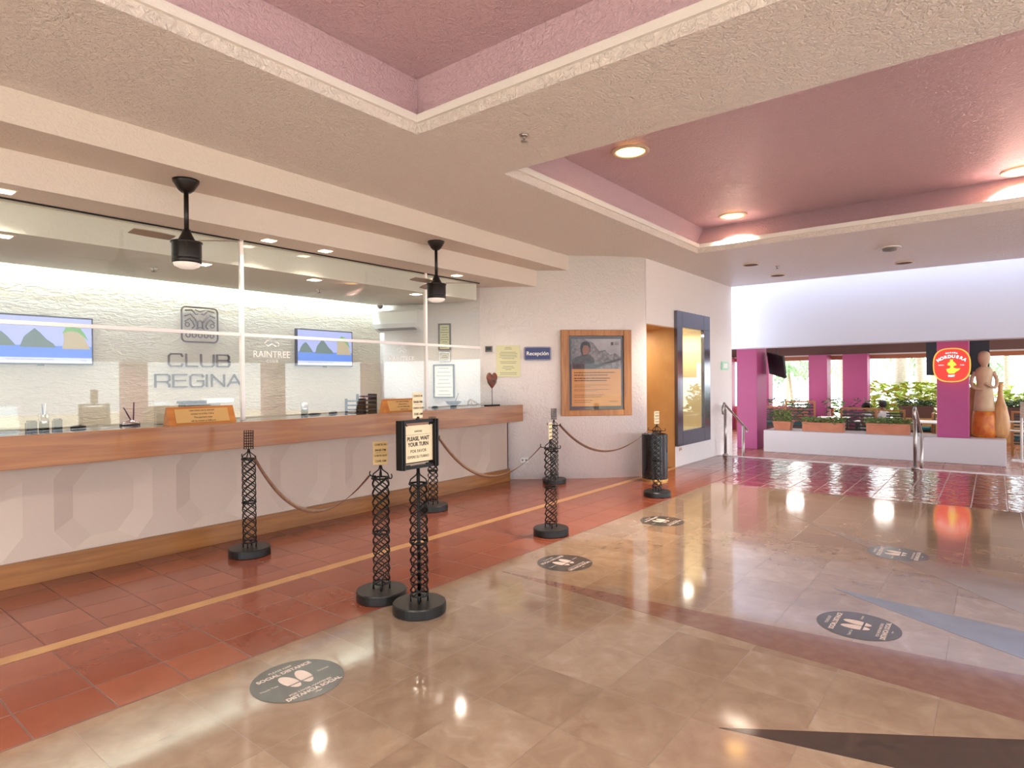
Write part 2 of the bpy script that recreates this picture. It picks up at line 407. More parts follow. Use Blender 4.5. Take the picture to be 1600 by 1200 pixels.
# ------------------------------------------------------------------ ceiling with two coffers
cb = B()
for a in ((-5, 3.33, 3.55, 5.6), (3.33, 4.466, -5.2, 5.6), (4.466, 9.22, 3.6, 5.6), (9.22, 13.1, -5.2, 5.6), (-5, 3.33, -5.2, -4.2), (4.466, 9.22, -5.2, -3.2)):
    box(cb, a[0], a[1], a[2], a[3], H, H+.07)
ceil = struct('ceiling', cb, 'ceiling_stucco')
def coffer(x0, x1, y0, y1, topx):
    rings = []
    prof = [(0, H), (.02, H+.07), (.045, H+.07), (.045, H+.13), (-.06, H+.13), (-.06, H+.47)]
    bm = B()
    for i, (o, z) in enumerate(prof):
        ex = topx if i == 5 else 0
        rings.append([bm.verts.new(p) for p in ((x0+o, y0+o, z), (x1-o+ex, y0+o, z), (x1-o+ex, y1-o, z), (x0+o, y1-o, z))])
    for i in range(5):
        for k in range(4):
            q = bm.faces.new((rings[i][k], rings[i][(k+1) % 4], rings[i+1][(k+1) % 4], rings[i+1][k]))
            q.material_index = (0, 1, 1, 1, 2)[i]
    bm.faces.new(rings[5]).material_index = 2
    # outer skin so daylight does not enter from above
    box(bm, x0-.5, x1+.6, y0-.5, y1+.5, H+.48, H+.55)
    return obj('coffer', bm, None, ceil, mats=['ceiling_stucco', 'lip_white', 'rose_stucco'])
coffer(-5, 3.33, -4.2, 3.55, 0)
coffer(4.466, 9.22, -3.2, 3.6, .36)
def yl(x): return 5.0 + .0275*x
struct('trim_2', prism(B(), [(-5, yl(-5)), (8.75, yl(8.75)), (8.75, 8.1), (-5, 8.1)], 3.25, 3.6), 'soffit_stucco')
struct('trim_3', box(B(), -5, 7.9, 5.6, 8.1, 3.0, 3.25), 'soffit_stucco')
bm = B(); prism(bm, [(-5, 6.15), (6.95, 6.15), (6.95, 6.5), (6.45, 7.74), (-5, 7.74)], 2.76, 3.0)
struct('trim_4', bm, 'office_ceiling')

# ------------------------------------------------------------------ walls
def wallribbon(pts, z0, z1, th):
    bm = B(); P = [Vector(p) for p in pts]; out = []
    for i, p in enumerate(P):
        a = P[max(0, i-1)]; b = P[min(len(P)-1, i+1)]; d = (b-a).normalized(); out.append(p + Vector((-d.y, d.x))*th)
    n = len(P)
    for i in range(n-1):
        c = [(P[i], z0), (P[i+1], z0), (P[i+1], z1), (P[i], z1)]
        quad(bm, [(v.x, v.y, z) for v, z in c])
        c = [(out[i], z0), (out[i+1], z0), (out[i+1], z1), (out[i], z1)]
        quad(bm, [(v.x, v.y, z) for v, z in c])
        quad(bm, [(P[i].x, P[i].y, z0), (P[i+1].x, P[i+1].y, z0), (out[i+1].x, out[i+1].y, z0), (out[i].x, out[i].y, z0)])
        quad(bm, [(P[i].x, P[i].y, z1), (P[i+1].x, P[i+1].y, z1), (out[i+1].x, out[i+1].y, z1), (out[i].x, out[i].y, z1)])
    for i in (0, n-1):
        quad(bm, [(P[i].x, P[i].y, z0), (P[i].x, P[i].y, z1), (out[i].x, out[i].y, z1), (out[i].x, out[i].y, z0)])
    bmesh.ops.remove_doubles(bm, verts=bm.verts, dist=1e-4)
    return bm
def smoothpts(P, k=6):
    R = []
    for i in range(len(P)-1):
        p0 = Vector(P[max(0, i-1)]); p1 = Vector(P[i]); p2 = Vector(P[i+1]); p3 = Vector(P[min(len(P)-1, i+2)])
        for j in range(k):
            t = j/k
            R.append(.5*((2*p1)+(p2-p0)*t+(2*p0-5*p1+4*p2-p3)*t*t+(-p0+3*p1-3*p2+p3)*t**3))
    R.append(Vector(P[-1])); return R
CW = [(9.05, 4.385), (8.93, 4.41), (8.62, 4.655), (8.3, 4.96), (7.98, 5.31), (7.62, 5.75), (7.22, 6.3), (6.85, 6.95), (6.53, 7.92)]
struct('wall_curved', wallribbon([tuple(p) for p in smoothpts(CW, 5)][::-1], 0, H, .10), 'wall_stucco', smooth=True)
Y0 = 4.385
bm = B()
box(bm, 9.05, 10.15, Y0, Y0+.3, 2.44, H); box(bm, 10.15, 10.35, Y0, Y0+.3, 0, H)
box(bm, 10.35, 11.38, Y0, Y0+.3, 0, .6); box(bm, 10.35, 11.38, Y0, Y0+.3, 2.46, H)
box(bm, 11.38, XS, Y0, Y0+.3, 0, H); box(bm, XS, 13.1, Y0, Y0+.3, ZL-.1, H)
struct('wall_left', bm, 'wall_stucco')
bm = B(); box(bm, 9.0, 9.05, Y0+.06, 6.3, 0, 2.6); box(bm, 10.148, 10.2, Y0+.004, 6.3, 0, 2.6); box(bm, 9.0, 10.2, 6.2, 6.3, 0, 2.6)
box(bm, 9.05, 10.148, Y0+.004, 6.2, 2.42, 2.6)
struct('wall_niche', bm, 'tan_wall')
struct('wall_office', box(B(), -5, 6.6, 7.9, 8.1, 0, 3.0), 'office_stucco')
bm = B(); box(bm, -5.2, -5, -9.5, 8.1, 2.9, 3.6); box(bm, -5.2, -5, 4.6, 8.1, 0, 2.9); box(bm, -5.2, -5, -.2, .5, 0, 2.9); box(bm, -5.2, -5, -9.5, -5, 0, 2.9)  # unseen rear wall, left open so daylight fills the lobby
struct('wall_rear', bm, 'wall_stucco')
struct('ground', box(B(), -60, -5.2, -40, 30, -.3, -.05), 'sand')  # unseen sand beyond the rear openings, added to bounce daylight up
# white upper wall over the opening to the restaurant, sweeping round the far side of the lobby
BP = [(13.8, 11.8), (13.8, 8), (13.8, 4.6), (13.8, 1.5), (13.8, -1.0), (13.8, -2.2), (13.4, -4.4), (12.4, -6.3), (10.8, -7.7), (7.5, -8.4), (3, -8.6), (-2, -8.6), (-5, -8.6)]
struct('wall_white_beam', wallribbon([tuple(p) for p in smoothpts(BP, 6)], 2.21, 5.2, .5), 'white_wall', smooth=False)

struct('wall_sky_blocker', box(B(), 13.0, 13.1, -5.2, 11.8, H+.07, 4.6), 'white_wall')  # unseen wall added to cut the sky light on the white upper wall
# restaurant shell
struct('ceiling', box(B(), 14.31, 26.5, -9.5, 12, 2.95, 3.05), 'white_wall')
struct('wall_far_side', box(B(), 13.1, 26.5, 11.8, 12, ZL, 3), 'white_wall')
XW = 25.0
bm = B(); box(bm, XW, XW+.35, -9.5, 12, 2.36, 2.95)
hd = struct('trim_5', bm, 'brown_header')
struct('trim_6', box(B(), XW+.02, XW+.2, -9.5, 12, 2.19, 2.359), 'orange_wood')
struct('trim_8', box(B(), XW-.03, XW-.001, -9.5, 12, 2.335, 2.385), 'trim_white')
struct('wall_sill', box(B(), XW, XW+.35, 4.7, 12, ZL, .42), 'terracotta')
bm = B(); box(bm, XW, XW+.35, -9.5, 4.7, ZL, -.1); struct('wall_sill', bm, 'orange_wood')
struct('ground', box(B(), 26.5, 70, -30, 40, -1.3, -1.1), 'sand')
struct('ground', box(B(), -5.2, 26.5, -40, -9.5, -1.3, -.6), 'sand')

# ------------------------------------------------------------------ pink columns
def column(x0, x1, y0, y1, z0, z1, label, grp=None, cham=.0, group=None):
    o = obj('pink_column', box(B(), x0, x1, y0, y1, z0, z1, bev=.02), 'pink_paint'); return tag(o, label, 'column', group)
column(18.15, 19.1, 5.36, 5.94, ZL, 2.95, 'magenta square column standing on the red tile floor left of the white planter wall')
column(17.76, 18.05, .47, 1.09, .10, 2.95, 'magenta column on the white planter wall carrying the round red sign')
column(24.2, 24.9, 4.72, 5.33, ZL, 2.36, 'purple-pink column between the two left restaurant windows')
column(24.3, 24.9, 3.47, 4.24, ZL, 2.36, 'bright pink column at the middle of the far window wall')
column(24.3, 24.9, 6.75, 7.3, ZL, 2.36, 'pale pink column seen just right of the large magenta column')
column(24.3, 24.9, 8.2, 9.0, ZL, 2.36, 'pink column in the gap left of the large magenta column')
for k, (x, y) in enumerate(((14.0, -5.3), (11.6, -7.7), (7.6, -8.8), (3.6, -8.95), (-.6, -8.95))):
    column(x-.3, x+.3, y-.3, y+.3, -.1, 2.21, 'magenta column under the curved white beam on the open side of the lobby', group='magenta columns under the curved beam')

# ------------------------------------------------------------------ reception counter
XE = 7.39
cn = thing('reception_counter', 'long reception counter with pale faceted stucco front, wooden edge board and black top', 'counter', (0, 5.62, 0))
def L(x0, x1, y0, y1, z0, z1, bev=0): return box(B(), x0, x1, y0-5.62, y1-5.62, z0, z1, bev)
bm = B()
yf = .28     # front plane of the body, local
nx = -5.0
# faceted front: octagonal shallow recesses with wide chamfers between flat strips
cells = []
x = 2.105-.95*8+.0
prism(bm, [(-4.95, yf+.11), (XE-.03, yf+.11), (XE-.10, .45), (6.85, .90), (-4.95, .90)], 0, 1.12)
def cellfront(xa, xb):
    """front sheet between xa and xb with one octagonal pocket"""
    z0, z1 = .17, 1.0; c = .13; d = .04; b = .14
    def oct_(i, dy):
        X0, X1, Z0, Z1 = xa+.10+i, xb-.10-i, z0+.03+i*.6, z1-.04-i*.6; cc = c
        return [(X0+cc, Z0), (X1-cc, Z0), (X1, Z0+cc*1.3), (X1, Z1-cc*1.3), (X1-cc, Z1), (X0+cc, Z1), (X0, Z1-cc*1.3), (X0, Z0+cc*1.3)], dy
    o1, _ = oct_(0, 0); o2, _ = oct_(b, 0)
    v1 = [bm.verts.new((p[0], yf, p[1])) for p in o1]; v2 = [bm.verts.new((p[0], yf+d, p[1])) for p in o2]
    for k in range(8): bm.faces.new((v1[k], v1[(k+1) % 8], v2[(k+1) % 8], v2[k]))
    bm.faces.new(v2)
    cr = [bm.verts.new((a, yf, z)) for a, z in ((xa, 0), (xb, 0), (xb, 1.12), (xa, 1.12))]
    bm.faces.new((cr[0], cr[1], v1[1], v1[0])); bm.faces.new((cr[1], v1[2], v1[1])); bm.faces.new((cr[1], cr[2], v1[3], v1[2]))
    bm.faces.new((cr[2], v1[4], v1[3])); bm.faces.new((cr[2], cr[3], v1[5], v1[4])); bm.faces.new((cr[3], v1[6], v1[5]))
    bm.faces.new((cr[3], cr[0], v1[7], v1[6])); bm.faces.new((cr[0], v1[0], v1[7]))
xx = 1.555-.092-.93*6
xx0 = xx
while xx < XE-.9:
    cellfront(xx, xx+.93); xx += .93
box(bm, xx, XE-.02, yf, yf+.12, 0, 1.12)
box(bm, XE-.04, XE-.02, yf, yf+.2, 0, 1.12)
obj('body', bm, 'body_stucco', cn)
obj('edge_board', L(-4.95, XE, 5.62, 5.665, .925, 1.172, .004), 'cherry_wood', cn)
obj('countertop', prism(B(), [(-4.95, .046), (XE-.005, .046), (XE-.06, .42), (6.86, 1.0), (-4.95, 1.0)], 1.125, 1.163), 'black_top', cn)
obj('kick_board', L(-4.95, XE-.03, 5.855, 5.897, 0, .185, .003), 'oak_kick', cn)

# glass screen
YG = 6.03
gscr = thing('glass_screen', 'clear glass screen standing on the counter up to the soffit, with pale rails and posts', 'glass screen', (0, YG, 0))
xs = [(-4.95, 3.184), (3.222, 5.754), (5.792, 6.88)]
names = ['left', 'middle', 'right']
def pane(x0, x1, z0, z1, lab):
    o = obj('glass_panel', box(B(), x0, x1, -.004, .004, z0, z1), 'clear_glass', gscr); return o
for (a, b), nm in zip(xs, ('left of the first post', 'between the two posts', 'right of the second post')):
    lo = pane(a, b, 1.166, 2.018, 'clear glass pane standing on the counter, lower row, ' + nm)
    hi = pane(a, b, 2.054, 2.985, 'clear glass pane hanging under the soffit, upper row, ' + nm)
    t = obj('joint_rail', box(B(), a, b, -.014, .014, 2.020, 2.052), 'glass_edge', gscr)
    obj('top_channel', box(B(), a, b, -.008, .008, 2.986, 2.999), 'black_iron', gscr)
for x, lab in ((3.203, 'pale vertical glass post in front of the club lettering'), (5.773, 'pale vertical glass post behind the right ceiling fan')):
    obj('post', box(B(), x-.017, x+.017, -.02, .02, 1.166, 2.998), 'glass_edge', gscr)
def raintree(x, z, s, lab):
    t = bpy.data.objects.new('etched_logo', None); C.objects.link(t); t.location = (x, -.0055, z); t.parent = gscr
    text('lettering', 'RAINTREE', .10*s, 'etched', t, (0, 0, -.04), ext=.0004, sx=.95)
    text('lettering', 'CLUB', .04*s, 'etched', t, (0, 0, -.11), ext=.0004, spacing=1.6)
    bm = B()
    tube(bm, [(-.05+.0*s, 0, .05), (-.085, 0, .075), (-.05, 0, .11), (-.02, 0, .10), (0, 0, .135), (.035, 0, .12), (.04, 0, .09), (.08, 0, .08), (.07, 0, .045)], .004, 4)
    tube(bm, [(-.05, 0, .045), (0, 0, .075), (.05, 0, .045)], .004, 4)
    obj('emblem', bm, 'etched', t)
raintree(3.53, 1.88, 1, 'white etched logo on the glass left of the small television')
raintree(5.34, 1.87, 1, 'white etched logo on the glass just left of the second post')

# ------------------------------------------------------------------ downlights
def downlight(name, x, y, z, r, power, lab, glow='lamp_glow', col=(1, .88, .74), square=False, group=None, spread=130):
    t = thing(name, lab, 'ceiling light', (x, y, z), 0, group)
    bm = B()
    if square: box(bm, -r*1.25, r*1.25, -r*1.25, r*1.25, -.006, 0)
    else: lathe(bm, [(r*1.0, -.001), (r*1.05, -.016), (r*1.3, -.012), (r*1.34, 0), (r*1.0, -.0)])
    obj('trim_ring', bm, 'lamp_trim', t, smooth=not square)
    bm = B()
    if square: box(bm, -r, r, -r, r, -.009, -.0065)
    else: lathe(bm, [(0, -.006), (r, -.006), (r, -.002), (0, -.002)])
    obj('lens', bm, glow, t)
    area_light('lamp', (0, 0, -.03), r*1.9, power, col, parent=t, spread=spread)
    return t
for x, lab in ((1.26, 'small square soffit downlight at the left edge, in front of the glass'), (3.39, 'small square soffit downlight above the second etched pane, left of the pair'),
               (4.06, 'small square soffit downlight near the middle, right of the pair'), (6.17, 'small square soffit downlight right of the far ceiling fan')):
    downlight('soffit_downlight', x, 5.82, 3.0, .055, 4, lab, square=True)
for x, lab in ((1.35, 'office ceiling downlight at the left edge above the large television'), (2.96, 'office ceiling downlight partly behind the left fan'),
               (4.26, 'office ceiling downlight above the small television'), (5.88, 'office ceiling downlight left of the far fan')):
    downlight('office_downlight', x, 6.33, 2.76, .06, 5, lab, square=True)
downlight('coffer_downlight', 5.844, 3.0, 3.94, .15, 30, 'round amber recessed light in the rose coffer, nearest to the camera', 'lamp_amber', (1, .87, .72), spread=85)
downlight('coffer_downlight', 9.1, 3.02, 3.94, .15, 30, 'round amber recessed light at the far corner of the rose coffer', 'lamp_amber', (1, .87, .72), spread=85)
downlight('coffer_downlight', 9.31, -.25, 3.94, .15, 30, 'round amber recessed light in the rose coffer, cut by the right image edge', 'lamp_amber', (1, .87, .72), spread=85)
for x, y in ((-1.5, 2.2), (1.0, -1.0), (-2.5, -2.5)):  # unseen lamps added out of view as fill for the lobby
    downlight('coffer_downlight', x, y, 3.95, .22, 75, 'round unseen fill light added in the ceiling, %s' % {-1.5: 'over the entrance side', 1.0: 'above the camera side', -2.5: 'at the rear corner'}[x], col=(1, .95, .88))

# cove light above the office wall
t = thing('cove_light', 'long hidden white light strip washing the top of the office wall', 'light strip', (0, 7.80, 2.93))
obj('light_tube', box(B(), -4.9, 6.3, -.025, .0, 0, .03), 'led', t)
area_light('lamp', (.9, 0.0, .0), 11.0, 75, (.74, .9, 1), (0, 0, 0), .05, t)

# ------------------------------------------------------------------ ceiling fans
fan = thing('ceiling_fan', 'black ceiling fan with long rod over the counter, left of the first glass post', 'ceiling fan', (2.36, 5.33, 2.5))
obj('canopy', lathe(B(), [(0, .75), (.105, .75), (.10, .73), (.06, .665), (.035, .645), (0, .645)], n=24), 'fan_black', fan, True)
obj('rod', cyl(B(), 0, 0, .32, .66, .019, 12), 'fan_black', fan, True)
obj('motor_housing', lathe(B(), [(0, .34), (.03, .335), (.04, .30), (.068, .245), (.07, .237), (.122, .232), (.124, .222), (.115, .215), (.115, .10), (.112, .095), (.115, .09), (.115, .058), (.108, .052), (0, .052)], n=36), 'fan_black', fan, True)
obj('light_bowl', lathe(B(), [(.106, .0525), (.095, .03), (.06, .012), (0, .005)], n=30), 'frost', fan, True)
for k, a in enumerate((-52, 68, 188)):
    bm = B(); a = math.radians(a)
    n = 10; top = []; 
    for j in range(n+1):
        s = j/n; r = .12+.33*s; wd = .045+.02*math.sin(s*math.pi)
        top.append((r, wd, .228+.012*math.cos(s)))
    for z0 in (0,):
        va = [[bm.verts.new((r*math.cos(a)-sgn*w_*math.sin(a), r*math.sin(a)+sgn*w_*math.cos(a), z+sgn*.010+dz)) for sgn in (-1, 1) for dz in (0, .006)] for r, w_, z in top]
        for p, q in zip(va, va[1:]):
            bm.faces.new((p[0], q[0], q[2], p[2])); bm.faces.new((p[1], p[3], q[3], q[1])); bm.faces.new((p[0], p[1], q[1], q[0])); bm.faces.new((p[2], q[2], q[3], p[3]))
        bm.faces.new((va[0][0], va[0][2], va[0][3], va[0][1])); bm.faces.new((va[-1][0], va[-1][1], va[-1][3], va[-1][2]))
    obj('blade', bm, 'fan_blade', fan)
dup(fan, (5.32, 5.36, 2.5), 0, 'black ceiling fan with long rod over the counter, by the second glass post')

# ------------------------------------------------------------------ stanchions
def lattice(R=.056, z0=.115, z1=.86, n=4, P=.27, r=.0048):
    bm = B()
    for h in (1, -1):
        for k in range(n):
            ph = 2*math.pi*k/n; pts = []
            N = 46
            for j in range(N+1):
                z = z0+(z1-z0)*j/N; a = ph+h*2*math.pi*(z-z0)/P
                rr = R + (.0025 if h > 0 else -.0025) + .004*math.sin((z-z0)/P*2*math.pi*n)
                pts.append((rr*math.cos(a), rr*math.sin(a), z))
            tube(bm, pts, r, 5)
    return bm
def ring(bm, R, z, r=.006, n=24):
    tube(bm, [(R*math.cos(2*math.pi*k/n), R*math.sin(2*math.pi*k/n), z) for k in range(n)], r, 5, True); return bm
def stanchion(label, loc, rz=0, plate='card', hooks=True):
    t = thing('stanchion', label, 'stanchion', loc, rz)
    obj('base', lathe(B(), [(0, 0), (.172, 0), (.178, .006), (.178, .062), (.172, .07), (0, .07)], n=48), 'iron_base', t, False)
    obj('lattice_shaft', lattice(), 'black_iron', t, True)
    for k in range(4):
        a = math.pi/4+k*math.pi/2
        obj('leg', tube(B(), [(.056*math.cos(a), .056*math.sin(a), .07), (.058*math.cos(a), .058*math.sin(a), .12)], .006, 6), 'black_iron', t, True)
    obj('ring', ring(B(), .057, .116), 'black_iron', t, True)
    obj('ring', ring(B(), .058, .47, .0075), 'black_iron', t, True)
    obj('ring', ring(B(), .060, .86, .007), 'black_iron', t, True)
    bm = B()
    for k in range(4):
        a = k*math.pi/2+math.pi/4
        tube(bm, [(.060*math.cos(a), .060*math.sin(a), .86), (.05*math.cos(a), .05*math.sin(a), .89), (.012*math.cos(a), .012*math.sin(a), .92), (0.004*math.cos(a), .004*math.sin(a), .95)], .005, 5)
    obj('crown', bm, 'black_iron', t, True)
    if hooks:
        for s in (1, -1):
            pts = [(0, s*.055, .87), (0, s*.085, .865)] + [(0, s*(.105+.018*math.cos(b)), .882+.018*math.sin(b)) for b in [math.radians(v) for v in (-110, -60, -20, 20, 60)]]
            obj('hook', tube(B(), pts, .0045, 6), 'black_iron', t, True)
    return t
def timecard(t, w=.105, h=.165, z=.955, m='sign_gold', face=0, tilt=0):
    e = bpy.data.objects.new('plate_holder', None)
    bm = B(); box(bm, -w/2, w/2, -.004, .004, z, z+h, .002)
    o = obj('plate', bm, m, t); o.rotation_euler = (0, 0, face)
    for i, (s, sz) in enumerate((('CHECK IN', .019), ('04:00 PM', .022), ('CHECK OUT', .017), ('12:00 AM', .022))):
        q = text('plate_text', s, sz, 'ink', o, (0, -.005, z+h*(.86-.235*i)), ext=.0003, sx=.95, bold=.0004)
    bm = B(); box(bm, -w*.36, w*.36, -.0055, -.0042, z+h*.52-.0007, z+h*.52+.0007); obj('plate_line', bm, 'ink', o)
    return o
def meshpaddle(t, face, z=.95, w=.075, h=.165, tilt=.06):
    bm = B()
    tube(bm, [(-w/2, 0, z), (w/2, 0, z), (w/2, tilt*h, z+h), (-w/2, tilt*h, z+h)], .005, 5, True)
    for k in range(1, 4): tube(bm, [(-w/2+w*k/4, 0, z), (-w/2+w*k/4, tilt*h, z+h)], .004, 4)
    for k in range(1, 7): tube(bm, [(-w/2, tilt*h*k/7, z+h*k/7), (w/2, tilt*h*k/7, z+h*k/7)], .004, 4)
    o = obj('mesh_paddle', bm, 'black_iron', t, True); o.rotation_euler = (0, 0, face)
    return o
sA = stanchion('black lattice stanchion beside the counter at far left, dark mesh paddle on top', (2.85, 5.27, 0)); meshpaddle(sA, -.7)
sB = stanchion('black lattice stanchion with a small brass time plate, left of the framed sign', (2.84, 3.44, 0), 0); timecard(sB, face=-.45)
sD = stanchion('black lattice stanchion by the counter, half hidden behind the framed sign', (5.17, 5.3, 0)); meshpaddle(sD, -.75)
sE = stanchion('black lattice stanchion farthest back, beside the counter end', (7.6, 5.2, 0)); meshpaddle(sE, -.8)
sF = stanchion('black lattice stanchion at the centre with a pale narrow plate, strap on its hook', (5.05, 3.5, 0)); timecard(sF, .095, m='sign_cream', face=.27)
sG = stanchion('black lattice stanchion in front of the black bin, pale narrow plate on top', (7.53, 3.51, 0)); timecard(sG, m='sign_cream', face=-.17)
# framed sign stand
sC = stanchion('black lattice sign stand with framed please wait your turn notice', (2.83, 3.04, 0), 0, hooks=False); sC.name = 'sign_stand'; sC['category'] = 'sign stand'
obj('centre_pole', cyl(B(), 0, 0, .07, .975, .012, 12), 'black_iron', sC, True)
fr = obj('sign_frame', B(), 'black_iron', sC)
bm = B()
for s in (-1, 1): box(bm, s*.150-.017, s*.150+.017, -.03, .03, .965, 1.29, .004); box(bm, s*.150-.003, s*.150+.003, -.036, .036, .965, 1.29)
box(bm, -.15, .15, -.016, .016, .965, .985); box(bm, -.15, .15, -.016, .016, 1.27, 1.29)
tube(bm, [(-.133, 0, 1.245), (.133, 0, 1.245)], .0035, 5); tube(bm, [(-.133, 0, 1.005), (.133, 0, 1.005)], .0035, 5)
for s in (-1, 1):
    tube(bm, [(s*.12, -.005, 1.272), (s*.10, -.005, 1.25)], .004, 5); box(bm, s*.11-.035, s*.11+.035, -.008, .008, .984, .992)
bpy.data.objects.remove(fr); fr = obj('sign_frame', bm, 'black_iron', sC)
pn = obj('sign_panel', box(B(), -.131, .131, -.004, .004, 1.008, 1.252), 'sign_cream', sC)
for s, z, sz, bd in (('RAINTREE', 1.212, .017, 0), ('PLEASE, WAIT', 1.163, .036, .0012), ('YOUR TURN', 1.125, .036, .0012), ('POR FAVOR', 1.08, .030, 0), ('ESPERE SU TURNO', 1.042, .026, 0)):
    text('panel_text', s, sz, 'ink', pn, (0, -.005, z), ext=.0003, sx=.9, bold=bd)
bm = B(); box(bm, -.11, .11, -.0052, -.0042, 1.190, 1.1915); obj('panel_rule', bm, 'bronze', pn)
obj('card_stem', box(B(), -.012, .012, -.004, .004, 1.289, 1.31), 'black_iron', sC)
timecard(sC, .086, .172, 1.30, 'sign_cream')

def strap(p0, p1, sag, wd, lab):
    bm = B(); p0 = Vector(p0); p1 = Vector(p1); N = 40; d = (p1-p0); side = Vector((d.y, -d.x, 0)).normalized(); prev = None
    for i in range(N+1):
        s = i/N; p = p0.lerp(p1, s); p.z -= sag*4*s*(1-s)
        tw = math.radians(70)*(1-s*1.0) + math.radians(10)
        tdir = (d + Vector((0, 0, -sag*4*(1-2*s)))).normalized(); nn = tdir.cross(side).normalized()
        u = side*math.cos(tw) + nn*math.sin(tw); v = tdir.cross(u)*.0018
        c = [bm.verts.new(p+u*wd/2+v), bm.verts.new(p-u*wd/2+v), bm.verts.new(p-u*wd/2-v), bm.verts.new(p+u*wd/2-v)]
        if prev:
            for k in range(4): bm.faces.new((prev[k], prev[(k+1) % 4], c[(k+1) % 4], c[k]))
        else: bm.faces.new(c)
        prev = c
    bm.faces.new(prev[::-1])
    return tag(obj('barrier_strap', bm, 'leather', None, True), lab, 'barrier strap')
strap((2.85, 5.17, .875), (2.84, 3.56, .87), .36, .032, 'brown leather strap sagging between the counter post and the brass plate post')
strap((5.17, 5.2, .88), (5.05, 3.62, .87), .38, .032, 'brown leather strap hanging behind the framed sign to the centre post')
strap((7.6, 5.1, .88), (7.53, 3.63, .87), .34, .032, 'brown leather strap hanging below the framed poster, in front of the black bin')

# ------------------------------------------------------------------ floor decals
def decal():
    t = thing('floor_decal', 'x', 'floor decal', (0, 0, .0014))
    R = .232
    bm = B(); lathe(bm, [(0, 0), (R, 0), (R, .0006), (0, .0006)], n=64); obj('disc', bm, 'decal_dark', t)
    z = .0012
    def blob(cx, cy, rx, ry, cut, rot):
        pts = []
        for k in range(28):
            a = 2*math.pi*k/28; x = rx*math.cos(a); y = ry*math.sin(a)*(1 if math.sin(a) > 0 else .9)
            x *= (1-.10*(y < 0)*(abs(y)/ry)); y *= 1.0
            pts.append((cx+x*math.cos(rot)-y*math.sin(rot), cy+x*math.sin(rot)+y*math.cos(rot)))
        return pts
    bm = B()
    def clip(pts, y, keep_above):
        out = []
        for i in range(len(pts)):
            a, b = pts[i], pts[(i+1) % len(pts)]
            ia = (a[1] > y) == keep_above; ib = (b[1] > y) == keep_above
            if ia: out.append(a)
            if ia != ib:
                s = (y-a[1])/(b[1]-a[1]); out.append((a[0]+s*(b[0]-a[0]), y))
        return out
    for s in (-1, 1):
        whole = blob(s*.041, .006, .036, .084, 0, s*-.12)
        for keep, yy in ((True, -.022), (False, -.034)):
            prism(bm, clip(whole, yy, keep), .0006, z)
    obj('footprints', bm, 'decal_pale', t)
    for s, y, sz, bd in (('PLEASE KEEP', .168, .026, 0), ('SOCIAL DISTANCE', .125, .040, .0012), ('POR FAVOR MANTENER', -.118, .024, 0), ('DISTANCIA SOCIAL', -.150, .038, .0012)):
        text('decal_text', s, sz, 'decal_pale', t, (0, y, .0007), flat=True, ext=.0003, sx=.93, bold=bd)
    for s, x, y in (('Thank You', -.15, .02), ('Gracias', .15, .0)): text('decal_text', s, .022, 'decal_pale', t, (x, y, .0007), flat=True, ext=.0003)
    bm = B(); tube(bm, [(-.018, -.187, .0008), (-.006, -.18, .0008), (.004, -.188, .0008), (.018, -.182, .0008)], .0018, 4); obj('emblem', bm, 'decal_pale', t)
    return t
d0 = decal(); d0['group'] = None; del d0['group']
d0.location = (1.795, 2.85, .0014); d0['label'] = 'grey round social distance floor sticker nearest the camera on the beige marble'
for x, y, lab in ((4.325, 2.86, 'dark round floor sticker in front of the centre stanchion, beside the rose inlay tip'),
                  (6.23, 2.85, 'dark round floor sticker in front of the black bin, farthest in the left row'),
                  (4.32, .674, 'grey round floor sticker on the right, between the rose inlay and the slate-blue spike'),
                  (6.285, .675, 'grey round floor sticker at far right beyond the slate-blue spike')):
    dup(d0, (x, y, .0014), 0, lab)

# ------------------------------------------------------------------ office: televisions, club sign, air conditioner, camera
def tv(xc, zc, w, h, lab):
    t = thing('television', lab, 'television', (xc, 7.86, zc))
    obj('casing', box(B(), -w/2, w/2, -.02, .035, -h/2, h/2, .004), 'tv_frame', t)
    b = .016; x0, x1, z0, z1 = -w/2+b, w/2-b, -h/2+b, h/2-b; W = x1-x0; Hh = z1-z0
    def zz(q): return z0+q*Hh
    def xq(q): return x0+q*W
    sc = obj('screen', box(B(), x0, x1, -.0225, -.0205, z0, z1), 'tv_sky', t)
    obj('screen_sea', box(B(), x0, x1, -.0232, -.0226, zz(.12), zz(.38)), 'tv_sea', sc)
    obj('screen_caption', box(B(), x0, x1, -.0238, -.0226, z0, zz(.12)), 'tv_bar', sc)
    def sil(pts, m, y=-.0245): obj('screen_rock', vprism(B(), [(xq(a), zz(q)) for a, q in pts], y, y+.0008), m, sc)
    sil([(.02, .36), (.05, .50), (.09, .60), (.14, .66), (.19, .56), (.24, .44), (.27, .36)], 'tv_rock')
    sil([(.30, .34), (.34, .56), (.39, .66), (.44, .75), (.49, .66), (.55, .52), (.62, .42), (.64, .34)], 'tv_rock')
    sil([(.70, .32), (.72, .50), (.71, .68), (.76, .80), (.84, .80), (.91, .64), (.95, .46), (.985, .32)], 'tv_cliff')
    sil([(.70, .66), (.74, .80), (.80, .88), (.87, .84), (.93, .66), (.97, .50), (.93, .58), (.86, .70), (.78, .72)], 'tv_green', -.0255)
    text('screen_text', 'If you need any assistance please contact our reception', h*.035, 'tv_text', sc, (-.1*w, -.025, zz(.08)), ext=.0002)
    text('screen_text', '3:16', h*.06, 'tv_text', sc, (w*.4, -.025, zz(.055)), ext=.0002)
    obj('stand_stub', box(B(), -.03, .03, -.005, .01, -h/2-.012, -h/2), 'tv_frame', t)
    return t
